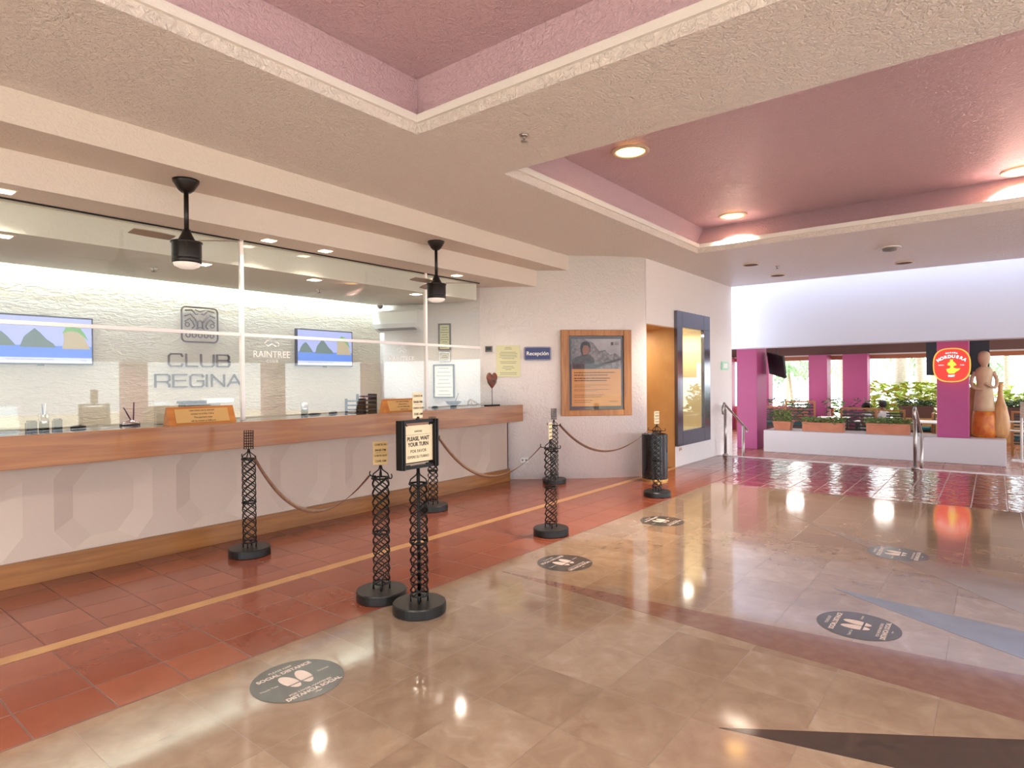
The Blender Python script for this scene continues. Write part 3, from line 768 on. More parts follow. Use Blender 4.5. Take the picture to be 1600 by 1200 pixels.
tv(1.985, 2.012, .945, .515, 'large wall television at the left edge showing sea rocks')
tv(5.46, 2.047, .97, .54, 'wall television right of the club lettering showing sea rocks')
cs = thing('club_sign', 'bronze CLUB REGINA lettering with square carved emblem on the office wall', 'sign', (3.64, 7.885, 1.83))
def fit(o, w, h, x, z):
    xs_ = [v.co.x for v in o.data.vertices]; zs = [v.co.z for v in o.data.vertices]
    a, b, c, d = min(xs_), max(xs_), min(zs), max(zs)
    for v in o.data.vertices: v.co.x = (v.co.x-(a+b)/2)*w/(b-a)+x; v.co.z = (v.co.z-(c+d)/2)*h/(d-c)+z
def wordmark(wd, w, h, x, z):
    # thin extended capitals drawn as strokes
    gl = {'C': [[(1, .82), (.9, 1), (.15, 1), (0, .85), (0, .15), (.15, 0), (.9, 0), (1, .18)]], 'L': [[(0, 1), (0, 0), (1, 0)]],
          'U': [[(0, 1), (0, .15), (.15, 0), (.85, 0), (1, .15), (1, 1)]],
          'B': [[(0, 0), (0, 1), (.85, 1), (.97, .88), (.97, .64), (.85, .53), (0, .53)], [(.85, .53), (1, .42), (1, .12), (.88, 0), (0, 0)]],
          'R': [[(0, 0), (0, 1), (.85, 1), (1, .88), (1, .55), (.85, .43), (0, .43)], [(.8, .43), (1, .2), (1, 0)]],
          'E': [[(1, 1), (0, 1), (0, 0), (1, 0)], [(0, .52), (.9, .52)]],
          'G': [[(1, .82), (.9, 1), (.15, 1), (0, .85), (0, .15), (.15, 0), (.88, 0), (1, .15), (1, .48), (.55, .48)]],
          'I': [[(0, 0), (0, 1)]], 'N': [[(0, 0), (0, 1), (1, 0), (1, 1)]], 'A': [[(0, 0), (.5, 1), (1, 0)], [(.18, .35), (.82, .35)]]}
    units = {'I': .12, 'A': 1.15, 'L': .85}
    tot = sum(units.get(c, 1) for c in wd) + .28*(len(wd)-1); u = w/tot; cx = x-w/2
    for c in wd:
        cw = units.get(c, 1)*u; bm = B()
        for st in gl[c]:
            pts = [(cx+p[0]*(cw if c != 'I' else 0), 0, z-h/2+p[1]*h) for p in st]
            for a, b in zip(pts, pts[1:]):
                dx, dz = b[0]-a[0], b[2]-a[2]; l = math.hypot(dx, dz); e = .006
                ux, uz = dx/l*e, dz/l*e
                q = [(a[0]-ux-uz*1.4, a[2]-uz+ux*1.4), (a[0]-ux+uz*1.4, a[2]-uz-ux*1.4), (b[0]+ux+uz*1.4, b[2]+uz-ux*1.4), (b[0]+ux-uz*1.4, b[2]+uz+ux*1.4)]
                vprism(bm, q, -.012, .012)
        obj('letter', bm, 'bronze', cs); cx += cw + .28*u
wordmark('CLUB', .75, .15, 0, 0)
wordmark('REGINA', 1.06, .15, 0, -.255)
# carved emblem: rounded square with scroll bands and a row of rings
bm = B()
def rr(w, h, c, x=0, z=.45):
    pts = []
    for sx, sz, a0 in ((1, 1, 0), (-1, 1, 90), (-1, -1, 180), (1, -1, 270)):
        for k in range(4):
            a = math.radians(a0+30*k); pts.append((x+sx*(w/2-c)+c*math.cos(a), z+sz*(h/2-c)+c*math.sin(a)))
    return pts
EZ = .45
def stroke(pts, r=.0075, closed=False): tube(bm, [(x, -.008, z) for x, z in pts], r, 5, closed)
stroke(rr(.445, .435, .05, 0, EZ), .011, True)
stroke([(-.19, EZ-.075), (.19, EZ-.075)], .006)
for k in range(5):
    cx = -.148+k*.074; stroke([(cx+.026*math.cos(a), EZ-.135+.026*math.sin(a)) for a in [2*math.pi*j/12 for j in range(12)]], .006, True)
for s in (-1, 1):
    stroke([(s*.18, EZ+.17), (s*.10, EZ+.18), (s*.05, EZ+.13), (s*.02, EZ+.14)], .009)
    stroke([(s*.19, EZ+.10), (s*.12, EZ+.13), (s*.06, EZ+.07), (s*.03, EZ+.02)], .011)
    stroke([(s*.185, EZ+.03), (s*.13, EZ+.075), (s*.09, EZ+.03), (s*.07, EZ-.02), (s*.1, EZ-.05)], .009)
    stroke([(s*.155+.026*math.cos(a), EZ-.005+.026*math.sin(a)) for a in [2*math.pi*j/12 for j in range(12)]], .007, True)
stroke([(-.03, EZ-.04), (-.03, EZ+.03), (0, EZ+.06), (.03, EZ+.03), (.03, EZ-.04)], .009)
stroke([(-.05, EZ-.055), (0, EZ-.03), (.05, EZ-.055)], .007); stroke([(-.06, EZ+.185), (0, EZ+.165), (.06, EZ+.185)], .007)
e = obj('emblem', bm, 'bronze', cs, True)

def wt(name, lab, cat, x, y, z, th): return thing(name, lab, cat, (x, y, z), th)
# wall direction at office side wall
tha = math.atan2(7.156-7.93, 6.785-6.54)
ac = wt('air_conditioner', 'white split air conditioner on the office side wall above the brown banner area', 'air conditioner', 6.60, 7.44, 2.33, tha)
bm = B(); 
sec = [(0, 0), (-.05, -.0), (-.17, .05), (-.21, .12), (-.21, .30), (-.19, .33), (0, .33)]
a = [bm.verts.new((-.40, y, z)) for y, z in sec]; b = [bm.verts.new((.40, y, z)) for y, z in sec]
bm.faces.new(a); bm.faces.new(b[::-1])
for i in range(len(sec)): bm.faces.new((a[i], b[i], b[(i+1) % len(sec)], a[(i+1) % len(sec)]))
obj('body', bm, 'white_plastic', ac)
bm = B(); 
for k in range(3): quad(bm, [(-.34, -.10-.03*k, .018+.0125*k), (.34, -.10-.03*k, .018+.0125*k), (.34, -.12-.03*k, .0265+.0125*k), (-.34, -.12-.03*k, .0265+.0125*k)])
obj('louvre', bm, 'grey_plastic', ac)
scm = wt('security_camera', 'small white dome camera in the far corner of the office ceiling', 'camera', 6.30, 7.6, 2.71, 0)
obj('mount', cyl(B(), 0, 0, .03, .05, .05, 20), 'white_plastic', scm, True); obj('dome', lathe(B(), [(.045, .03), (.04, 0), (.02, -.02), (0, -.025)], n=20), 'grey_plastic', scm, True)

# framed certificates on the curved wall inside the office
th1 = math.atan2(6.95-6.3, 6.85-7.22)+math.pi
def frame(name, lab, cx, cy, z, w, h, th, fm, pm, lines, cat='framed notice'):
    t = wt(name, lab, cat, cx, cy, z, th)
    bm = B(); b = .022
    box(bm, -w/2, -w/2+b, -.03, 0, -h/2, h/2); box(bm, w/2-b, w/2, -.03, 0, -h/2, h/2); box(bm, -w/2+b, w/2-b, -.03, 0, -h/2, -h/2+b); box(bm, -w/2+b, w/2-b, -.03, 0, h/2-b, h/2)
    obj('frame', bm, fm, t)
    p = obj('sheet', box(B(), -w/2+b, w/2-b, -.012, -.002, -h/2+b, h/2-b), pm, t)
    bm = B()
    for i in range(lines):
        zz = h/2-b-.04-(h-2*b-.07)*i/max(1, lines-1); ww = (w/2-b)*(.55+.3*((i*7) % 3)/2)
        box(bm, -ww, ww, -.0135, -.0125, zz-.004, zz+.004)
    obj('writing', bm, 'grey_plastic', p); return t
frame('framed_certificate', 'small grey framed yellowish notice, upper of the three inside the glass', 6.915, 6.79, 2.235, .20, .42, th1, 'grey_plastic', 'leaf_paper', 9)
frame('framed_certificate', 'smallest pale framed card, middle of the three inside the glass', 6.915, 6.79, 1.93, .18, .14, th1, 'chrome', 'paper', 2)
frame('framed_certificate', 'black framed white certificate, lowest of the three inside the glass', 6.90, 6.80, 1.54, .34, .53, th1, 'black_plastic', 'paper', 8)

t = thing('niche_fill_lamp', 'unseen warm fill lamp added inside the tan passage, above its opening', 'ceiling light', (9.6, 5.2, 2.42))  # unseen lamp added to brighten the passage
obj('trim_ring', lathe(B(), [(0, -.004), (.07, -.004), (.07, 0), (0, 0)], n=24), 'lamp_glow', t); area_light('lamp', (0, 0, -.03), .12, 8, (1, .88, .7), parent=t)
# ------------------------------------------------------------------ things on the lobby wall
tp = math.atan2(4.529-5.318, 8.761-7.962)
ps = wt('framed_poster', 'large pine framed poster with grey photograph over an orange text panel', 'poster', 8.345, 4.905, 1.65, tp)
w_, h_ = 1.125, 1.34; bm = B(); b = .125
box(bm, -w_/2, -w_/2+b, -.05, .0, -h_/2, h_/2, .008); box(bm, w_/2-b, w_/2, -.05, .0, -h_/2, h_/2, .008)
box(bm, -w_/2+b, w_/2-b, -.05, .0, -h_/2, -h_/2+b*.75, .008); box(bm, -w_/2+b, w_/2-b, -.05, .0, h_/2-b*.75, h_/2, .008)
obj('frame', bm, 'pine_frame', ps)
obj('mount_board', box(B(), -w_/2+b-.005, w_/2-b+.005, -.02, .0, -h_/2+.08, h_/2-.08), 'mat_board', ps)
pt = obj('poster_print', box(B(), -.395, .395, -.024, -.0205, -.52, .53), 'photo_light', ps)
def pp(name, pts, m, y): return obj(name, vprism(B(), pts, y, y+.001), m, pt)
pp('photo_background', [(-.395, .06), (.395, .06), (.395, .25), (.30, .31), (.22, .28), (.14, .36), (.05, .34), (-.05, .47), (-.2, .53), (-.395, .53)], 'photo_grey', -.026)
pp('photo_fence', [(-.05, .06), (.395, .2), (.395, .23), (.12, .16), (-.05, .12)], 'photo_dark', -.027)
pp('photo_figure', [(-.37, .06), (-.395, .2), (-.33, .25), (-.25, .27), (-.2, .3), (-.1, .28), (-.04, .22), (-.02, .06)], 'photo_dark', -.0275)
pp('photo_figure', [(-.22, .26), (-.25, .33), (-.255, .42), (-.22, .48), (-.16, .495), (-.11, .47), (-.09, .41), (-.10, .34), (-.13, .29), (-.17, .265)], 'hair', -.0285)
pp('photo_figure', [(-.21, .28), (-.225, .36), (-.2, .43), (-.14, .43), (-.105, .38), (-.115, .32), (-.15, .285)], 'skin', -.0295)
pp('orange_panel', [(-.395, -.52), (.395, -.52), (.395, .06), (-.395, .06)], 'poster_orange', -.0265)
bm = B()
for z, x1, hh in ((.005, .30, .012), (-.035, .18, .012), (-.085, .22, .014), (-.12, .17, .014), (-.19, .2, .005), (-.215, -.08, .005), (-.26, .22, .005), (-.28, -.0, .005), (-.345, .13, .007), (-.375, .08, .007), (-.43, -.06, .006), (-.46, -.1, .006)):
    x = -.355
    while x < x1:
        l = random.Random(int((x+z)*9999)).uniform(.02, .06); box(bm, x, min(x1, x+l), -.0275, -.0268, z-hh/2, z+hh/2); x += l+.008
obj('poster_text', bm, 'ink', pt)
bm = B(); box(bm, .235, .275, -.0275, -.0262, .43, .48)
for k in range(4): box(bm, .295, .365, -.0275, -.0262, .435+.013*k, .440+.013*k)
obj('poster_mark', bm, 'ink', pt)
text('poster_text', 'RAINTREE', .03, 'bronze', pt, (.27, -.028, -.45), ext=.0003)
obj('glazing', box(B(), -.42, .42, -.036, -.034, -.57, .57), 'poster_glass', ps)

tr_ = math.atan2(5.439-5.765, 7.87-7.608)
rs = wt('reception_sign', 'dark blue Recepcion wall sign right of the pale green notice', 'sign', 7.735, 5.59, 1.957, tr_)
bm = B(); vprism(bm, rr(.42, .21, .03, 0, 0), -.02, -.006); obj('panel', bm, 'navy', rs)
bm = B(); tube(bm, [(x, -.021, z) for x, z in rr(.40, .19, .025, 0, 0)], .0025, 4, True); obj('border', bm, 'sign_white', rs)
text('lettering', 'Recepción', .083, 'sign_white', rs, (0, -.022, 0), ext=.001, bold=.0015)
tn = math.atan2(5.814-6.113, 7.573-7.356)
nt_ = wt('printed_notice', 'pale green printed notice hanging between thermostat and blue sign', 'notice', 7.462, 5.955, 1.845, tn)
sh = obj('sheet', box(B(), -.185, .185, -.014, -.008, -.245, .245), 'leaf_paper', nt_)
bm = B()
for i, (ww, g) in enumerate(((.05, 0), (.06, 0), (0, 0), (.12, 0), (.14, 0), (.13, 0), (.14, 0), (.10, 0), (0, 0), (.13, 0), (.12, 0), (0, 0), (.08, 0), (.10, 0), (.05, 0), (0, 0), (.13, 0), (.13, 0))):
    if ww: box(bm, -ww, ww, -.0155, -.0145, .21-.0245*i-.003, .21-.0245*i+.003)
obj('writing', bm, 'grey_plastic', sh)
tt = wt('thermostat', 'small dark square thermostat on the wall above the heart sculpture', 'thermostat', 7.285, 6.2, 2.035, tn-.05)
obj('case', box(B(), -.055, .055, -.035, -.004, -.045, .045, .006), 'grey_plastic', tt); obj('display', box(B(), -.04, .04, -.038, -.0355, -.025, .03), 'black_plastic', tt)
ou = wt('wall_outlet', 'white double wall outlet low on the wall right of the counter end', 'outlet', 7.605, 5.765, .3, tn)
obj('cover_plate', box(B(), -.06, .06, -.014, -.004, -.035, .035, .003), 'white_plastic', ou)
for s in (-1, 1): obj('socket', box(B(), s*.028-.014, s*.028+.014, -.0155, -.0142, -.014, .014), 'grey_plastic', ou)

# ------------------------------------------------------------------ display window in the left wall
dw = thing('display_case', 'tall wall display case with wide grey metal frame and glass front', 'display case', (10.905, Y0, 1.55))
bm = B(); a, b_, c, d = -.775, .775, -1.185, 1.185
ia, ib, ic, id_ = -.555, .47, -.93, .91
box(bm, a, ia, -.06, -.002, c, d); box(bm, ib, b_, -.06, -.002, c, d); box(bm, ia, ib, -.06, -.002, c, ic); box(bm, ia, ib, -.06, -.002, id_, d)
obj('frame', bm, 'display_frame', dw)
bm = B()
for zz in (ic, id_): box(bm, a, b_, -.0615, -.06, zz-.004, zz+.004)
for xx_ in (ia+.0, ib): box(bm, xx_-.004, xx_+.004, -.0615, -.06, c, d)
obj('frame_joint', bm, 'black_plastic', dw)
obj('glass_front', box(B(), ia, ib, -.03, -.024, ic, id_), 'case_glass', dw)
bm = B(); t_ = .02; D = .55
box(bm, ia-.0, ib+.0, D, D+t_, ic, id_); box(bm, ia, ia+.005, 0, D, ic, id_); box(bm, ib-.005, ib, 0, D, ic, id_); box(bm, ia, ib, 0, D, ic, ic+.01); box(bm, ia, ib, 0, D, id_-.01, id_)
obj('case_interior', bm, 'display_inside', dw)
area_light('lamp', (-.04, .25, id_-.06), .5, 7, (1, .93, .75), parent=dw)
def canvas(x, z, w, h, y, m, lab, mark=None):
    t = thing('painting', lab, 'painting', (10.905+x, Y0+y, 1.55+z))
    obj('canvas', box(B(), -w/2, w/2, -.02, .02, -h/2, h/2), m, t)
    if mark:
        bm = B()
        for pts in mark: tube(bm, [(p[0]*w, -.022, p[1]*h) for p in pts], .006, 4)
        obj('brush_marks', bm, 'ink', t)
    return t
canvas(-.22, .37, .6, .66, .35, 'canvas_gold', 'golden painting with dark sketch lines, upper one in the display case', [[(-.2, .2), (0, -.1), (.15, .25)], [(0, -.1), (.02, -.35)], [(-.25, .05), (0, -.1)]])
canvas(-.2, -.42, .62, .74, .35, 'canvas_gold', 'pale golden painting, lower one in the display case')
canvas(.18, -.2, .3, .7, .42, 'canvas_green', 'green painting behind the golden ones in the display case')
v = thing('flower_ornament', 'small orange flower ornament between the two golden paintings', 'ornament', (10.70, Y0+.2, 1.50))
bm = B()
for k in range(14):
    rnd = random.Random(k); bmesh.ops.create_icosphere(bm, subdivisions=1, radius=.035, matrix=Matrix.Translation((rnd.uniform(-.09, .09), rnd.uniform(-.05, .05), rnd.uniform(0, .14))))
obj('flowers', bm, 'sign_orange' if False else 'brass', v)
ex = wt('exit_sign', 'small pale green exit sign on the wall above the left handrail', 'sign', 12.63, Y0-.002, 1.805, 0)
obj('panel', box(B(), -.19, .19, -.025, -.002, -.085, .085, .004), 'exit_green', ex)
bm = B(); box(bm, -.12, .12, -.028, -.0255, -.05, .05); obj('pictogram', bm, 'sign_white', ex)
sk = wt('wall_outlet', 'tiny terracotta outlet plate under the corner of the display case', 'outlet', 10.36, Y0-.002, .30, 0)
obj('cover_plate', box(B(), -.05, .05, -.012, -.001, -.03, .03, .002), 'lamp_trim', sk)
obj('socket', box(B(), -.02, .02, -.0145, -.0125, -.012, .012), 'terracotta', sk)

# bin
tb = thing('trash_bin', 'tall glossy black cylindrical bin with brass base ring by the wall', 'bin', (8.72, 4.1, 0))
obj('body', lathe(B(), [(0, .03), (.195, .03), (.195, .70), (.19, .708), (.165, .708), (.16, .66), (0, .66)], n=48), 'black_top', tb, False)
obj('base_ring', lathe(B(), [(0, 0), (.198, 0), (.198, .024), (.192, .03), (0, .03)], n=48), 'brass', tb, False)

# ------------------------------------------------------------------ things on the counter
ZC = 1.163
def plaque(x0, x1, y, lab, lines, left_open=False):
    w = x1-x0; t = thing('counter_plaque', lab, 'desk sign', ((x0+x1)/2, y, ZC+.002))
    pr = [(-.07, 0), (-.0, .165), (.014, .165), (.07, 0)]
    bm = B()
    a = [bm.verts.new((-w/2, p, z)) for p, z in pr]; b = [bm.verts.new((w/2, p, z)) for p, z in pr]
    bm.faces.new(a); bm.faces.new(b[::-1])
    for i in range(4): bm.faces.new((a[i], b[i], b[(i+1) % 4], a[(i+1) % 4]))
    obj('wood_block', bm, 'plaque_wood', t)
    n = Vector((0, -.165, .07)).normalized()
    def onface(x, s, off): return (x, -.07+.07*s+n.y*off, .165*s+n.z*off)
    bm = B(); q0 = [onface(x, s, .0008) for x, s in ((-w/2+.06, .13), (w/2-.06, .13), (w/2-.06, .88), (-w/2+.06, .88))]; q1 = [onface(x, s, .003) for x, s in ((-w/2+.06, .13), (w/2-.06, .13), (w/2-.06, .88), (-w/2+.06, .88))]
    vs0 = [bm.verts.new(p) for p in q0]; vs1 = [bm.verts.new(p) for p in q1]; bm.faces.new(vs1)
    for k in range(4): bm.faces.new((vs0[k], vs0[(k+1) % 4], vs1[(k+1) % 4], vs1[k]))
    pl = obj('brass_plate', bm, 'gold_plate', t)
    for i, s in enumerate(lines):
        o = text('engraved_text', s, .022, 'ink', pl, (0, 0, 0), flat=True, ext=.0003, bold=.0003)
        ang = math.atan2(.165, .07); c = onface(0, .78-.19*i, .0034)
        o.data.transform(Matrix.Translation(c) @ Matrix.Rotation(ang, 4, 'X'))
    return t
plaque(2.375, 2.98, 5.80, 'wooden triangular desk sign with brass plate in front of the club lettering', ['Late check out is charged', 'contact us at Ext. 5 & 6.', 'The payment must', 'will be closed at 5:00 p.m.'])
plaque(4.83, 5.42, 5.80, 'wooden triangular desk sign with brass plate behind the framed sign stand', ['Late Check Out Please', 'Please ask for it', 'the Front Office Desk', 'before 10 am'])
def penpot(x, y, lab, pens, r=.036, h=.13):
    t = thing('pen_pot', lab, 'pen holder', (x, y, ZC))
    obj('cup', lathe(B(), [(0, 0), (r, 0), (r, h), (r-.003, h), (r-.003, .01), (0, .01)], n=28), 'chrome', t, True)
    for i, (dx, dy, m) in enumerate(pens): obj('pen', tube(B(), [(0, 0, .012), (dx*.5, dy*.5, h), (dx, dy, h+.09)], .0035, 6), m, t, True)
    return t
penpot(1.60, 6.27, 'metal pen pot with pens, left end of the counter', [(.012, 0, 'white_plastic'), (-.01, .01, 'navy')])
penpot(4.13, 6.36, 'metal pen pot without pens behind the glass, near the counter middle', [], .04, .14)
def cardbox(x, y, w, h, lab, m='black_plastic'):
    t = thing('card_holder', lab, 'card holder', (x, y, ZC)); bm = B()
    vprism(bm, [(-w/2, 0), (w/2, 0), (w/2, h*.9), (w*.3, h), (-w/2, h*.8)], -.03, .03); obj('block', bm, m, t)
    obj('cards', box(B(), -w*.4, w*.4, -.012, .012, h*.5, h*1.02), 'grey_plastic', t); return t
cardbox(1.505, 6.24, .07, .085, 'black card holder left of the metal pen pot'); cardbox(1.70, 6.30, .06, .09, 'black card holder right of the metal pen pot')
def mousy(x, y, lab, w=.12, h=.03):
    o = obj('stapler', lathe(B(), [(0, 0), (w/2, .002), (w/2*.97, h*.6), (w/4, h), (0, h)], n=20, sy=.4), 'black_plastic', None, True); o.location = (x, y, ZC); return tag(o, lab, 'stapler')
mousy(1.83, 6.22, 'flat black stapler lying right of the pen pot at the left'); mousy(4.48, 6.3, 'flat black stapler lying left of the document trays'); mousy(6.18, 6.28, 'small dark stapler beside the black bowl'); mousy(4.20, 6.27, 'flat black stapler at the foot of the empty metal pen pot', .18, .02)
rt_ = thing('pen_stand', 'chrome oval pen stand with two black pens upright, left of the first plaque', 'pen stand', (2.25, 6.27, ZC))
obj('base', lathe(B(), [(0, 0), (.085, .0), (.085, .02), (.06, .045), (0, .05)], n=28, sy=.6), 'chrome', rt_, True)
for a, b_ in (((.03, 0, .04), (.035, 0, .21)), ((.01, 0, .04), (-.05, 0, .165))): obj('pen', tube(B(), [a, b_], .006, 6), 'black_plastic', rt_, True)
pr_ = thing('printer', 'low dark printer behind the left wooden plaque', 'printer', (3.02, 6.52, ZC))
obj('body', box(B(), -.2, .17, -.06, .09, 0, .17, .01), 'grey_plastic', pr_); obj('lid', box(B(), -.22, .02, -.06, .08, .171, .20, .006), 'black_plastic', pr_); obj('paper_tray', box(B(), .03, .32, -.05, .08, .171, .215, .004), 'white_plastic', pr_)
for k, (x, nm) in enumerate(((4.98, 'front'), (5.16, 'rear'))):
    t = thing('document_tray', 'stack of black document trays behind the glass, ' + ('left' if k == 0 else 'right') + ' stack by the second plaque', 'document tray', (x, 6.46-.0*k, ZC))
    for i in range(3+k):
        obj('tray', box(B(), -.12, .085, -.05, .12, .015+.055*i, .02+.055*i+.012), 'black_plastic', t)
    obj('side_support', box(B(), .072, .085, -.05, .12, 0, .055*(3+k)), 'black_plastic', t); obj('side_support', box(B(), -.12, -.108, .08, .12, 0, .055*(3+k)), 'black_plastic', t)
bw = thing('bowl', 'wide black bowl on short foot behind the glass near the right end', 'bowl', (6.48, 6.2, ZC))
obj('dish', lathe(B(), [(0, .02), (.05, .022), (.10, .05), (.125, .085), (.12, .085), (.095, .055), (.04, .03), (0, .03)], n=30), 'black_plastic', bw, True); obj('foot', lathe(B(), [(0, 0), (.05, 0), (.04, .021), (0, .021)], n=24), 'black_plastic', bw, True)
pe = tag(obj('pen', tube(B(), [(6.5, 6.2, ZC+.036), (6.585, 6.2, ZC+.20)], .005, 6), 'black_plastic', None, True), 'black pen leaning in the black bowl', 'pen')
for x, lab in ((2.50, 'clear acrylic leaflet holder just left of the first plaque'), (4.92, 'clear acrylic leaflet holder in front of the document trays'), (1.34, 'clear acrylic leaflet holder at the left end of the counter')):
    t = thing('leaflet_holder', lab, 'leaflet holder', (x, 6.2, ZC)); bm = B(); box(bm, -.07, .07, 0, .004, 0, .21); box(bm, -.07, .07, -.06, -.056, 0, .1); box(bm, -.07, .07, -.06, 0, 0, .004)
    obj('acrylic_body', bm, 'acrylic', t)
hs = thing('heart_sculpture', 'mottled red heart sculpture on a thin stem at the counter end', 'sculpture', (7.14, 6.02, ZC))
obj('foot', box(B(), -.13, .13, -.05, .05, 0, .012), 'black_iron', hs); obj('stem', cyl(B(), 0, 0, .012, .26, .0045, 8), 'black_iron', hs, True)
bm = B(); bmesh.ops.create_uvsphere(bm, u_segments=32, v_segments=20, radius=1)
for v in bm.verts:
    x, y, z = v.co; a = abs(x)
    zz = z*1.05 + (.42*a if z > -.2 else .1*a) - (.38*math.exp(-(x/.28)**2) if z > 0 else 0)
    xx = x*(1.0 if z > 0 else (1+z)**.42 if z > -1 else 0) ; v.co = (xx*.118, y*.05*(1 if z > 0 else 1+.7*z), .375+zz*.115)
obj('heart', bm, 'heart_red', hs, True)

# ------------------------------------------------------------------ ceiling fittings
def sprinkler(x, y, z, lab):
    t = thing('sprinkler', lab, 'sprinkler', (x, y, z))
    obj('rosette', lathe(B(), [(0, 0), (.04, 0), (.03, -.015), (0, -.015)], n=20), 'chrome', t, True)
    obj('head', lathe(B(), [(.009, -.015), (.009, -.045), (.028, -.047), (.028, -.052), (0, -.052)], n=16), 'steel', t, True); return t
sprinkler(3.87, 2.91, H, 'small chrome sprinkler on the beige ceiling between the two coffers')
sprinkler(11.17, 2.95, H, 'small sprinkler on the ceiling beyond the second coffer')
sprinkler(2.72, 6.9, 2.76, 'small sprinkler on the office ceiling beside the left fan'); sprinkler(4.75, 6.95, 2.76, 'small sprinkler on the office ceiling above the small television')
def disc(x, y, lab, r=.13, m='dark_clay', nm='ceiling_speaker'):
    t = thing(nm, lab, 'ceiling speaker', (x, y, H)); obj('rim', lathe(B(), [(r*.9, 0), (r*1.05, 0), (r*1.03, -.014), (r*.9, -.014)], n=32), 'lamp_trim', t, True)
    obj('grille', lathe(B(), [(0, -.01), (r*.9, -.012), (r*.9, 0), (0, 0)], n=32), m, t); return t
disc(10.7, 3.25, 'dark round ceiling speaker left of the small sprinkler'); disc(12.15, 3.2, 'thin dark round ceiling speaker nearest the white beam wall, left'); disc(12.25, 1.2, 'dark round ceiling speaker nearest the white beam wall, right')
sd = thing('smoke_detector', 'white smoke detector beside the dark disc speaker on the ceiling', 'smoke detector', (10.7, 1.23, H))
obj('base_plate', lathe(B(), [(0, 0), (.15, 0), (.15, -.012), (0, -.012)], n=32), 'white_plastic', sd); obj('sensor', lathe(B(), [(.10, -.012), (.09, -.045), (.05, -.055), (0, -.055)], n=28), 'grey_plastic', sd, True)

# ------------------------------------------------------------------ handrails at the step
def handrail(y, lab, wallend=False):
    t = thing('handrail', lab, 'handrail', (12.2, y, 0))
    obj('post', tube(B(), [(0, 0, 0), (0, 0, .93)], .028, 14), 'steel', t, True)
    obj('post', tube(B(), [(1.1, 0, ZL), (1.1, 0, .53)], .028, 14), 'steel', t, True)
    obj('flange', lathe(B(), [(0, 0), (.06, 0), (.055, .03), (.028, .05), (0, .05)], n=24), 'steel', t, True)
    pts = [(-.12, 0, .84), (-.14, 0, .93), (-.11, 0, 1.0), (-.03, 0, 1.03), (.05, 0, 1.0), (1.2, 0, .50), (1.35, 0, .43), (1.37, 0, .38)]
    obj('rail', tube(B(), smoothrail(pts), .024, 12), 'steel', t, True)
    for a, b in (((0, 0, .93), (0, 0, 1.005)), ((1.1, 0, .53), (1.1, 0, .535))): obj('bracket', tube(B(), [a, b], .012, 8), 'steel', t, True)
    return t
def smoothrail(P):
    R = []
    for i in range(len(P)-1):
        p0 = Vector(P[max(0, i-1)]); p1 = Vector(P[i]); p2 = Vector(P[i+1]); p3 = Vector(P[min(len(P)-1, i+2)])
        for j in range(5):
            t = j/5; R.append(.5*((2*p1)+(p2-p0)*t+(2*p0-5*p1+4*p2-p3)*t*t+(-p0+3*p1-3*p2+p3)*t**3))
    R.append(Vector(P[-1])); return R
handrail(4.22, 'brushed steel handrail going down the steps beside the left wall')
handrail(1.05, 'brushed steel handrail going down the steps in front of the planter wall')

# ------------------------------------------------------------------ planter wall and what stands on it
ZP = .10
tag(obj('planter_wall', box(B(), 17.7, 18.75, -.2, 5.06, ZL, ZP, .015), 'planter_white'), 'low white plastered wall carrying planters and sculptures beyond the steps', 'low wall')
def leaves(bm, n, bx, seed, size=.09, droop=.3, mi=0):
    R = random.Random(seed)
    for _ in range(n):
        c = Vector((R.uniform(bx[0], bx[1]), R.uniform(bx[2], bx[3]), R.uniform(bx[4], bx[5])))
        a = R.uniform(0, 6.28); l = size*R.uniform(.6, 1.3); wv = l*.32; tilt = R.uniform(-.3, .9)
        d = Vector((math.cos(a)*math.cos(tilt), math.sin(a)*math.cos(tilt), math.sin(tilt))); s = Vector((-math.sin(a), math.cos(a), 0))*wv
        m = c+d*l*.5+Vector((0, 0, l*.08)); e = c+d*l-Vector((0, 0, l*droop))
        vs = [bm.verts.new(p) for p in (c, m+s, e, m-s)]; bm.faces.new(vs)
    return bm
def planter(x, y, lx, ly, h, lab, m='terracotta', lm='leaf_green', taper=.0, n=260, lh=.22, z=ZP, nm='planter_box', lsz=.09, cat='planter'):
    t = thing(nm, lab, cat, (x, y, z)); bm = B()
    def ringv(sx, sy, zz): return [bm.verts.new((a*sx/2, b*sy/2, zz)) for a, b in ((-1, -1), (1, -1), (1, 1), (-1, 1))]
    rs_ = [ringv(lx*(1-taper), ly*(1-taper*.5), 0), ringv(lx, ly, h*.82), ringv(lx*1.04, ly*1.02, h*.84), ringv(lx*1.04, ly*1.02, h), ringv(lx*.9, ly*.94, h), ringv(lx*.88, ly*.93, h-.05)]
    for a, b in zip(rs_, rs_[1:]):
        for k in range(4): bm.faces.new((a[k], a[(k+1) % 4], b[(k+1) % 4], b[k]))
    bm.faces.new(rs_[0][::-1]); bm.faces.new(rs_[-1])
    obj('pot', bm, m, t)
    obj('foliage', leaves(B(), n, (-lx*.5, lx*.5, -ly*.52, ly*.52, h-.03, h+lh), hash(lab) % 1000 if False else int(abs(x*13+y*101)) % 997, lsz), lm, t)
    return t
planter(18.1, 4.64, .36, .46, .24, 'small terracotta pot of bushy green plant at the left end of the planter wall', taper=.25, n=340, lh=.32)
planter(18.1, 3.62, .36, .98, .24, 'long terracotta box of low green plants, second from the left on the planter wall', n=420, lh=.13)
planter(18.1, 2.13, .36, .92, .27, 'long terracotta box of low green plants in front of the dark slatted chair', n=420, lh=.12)
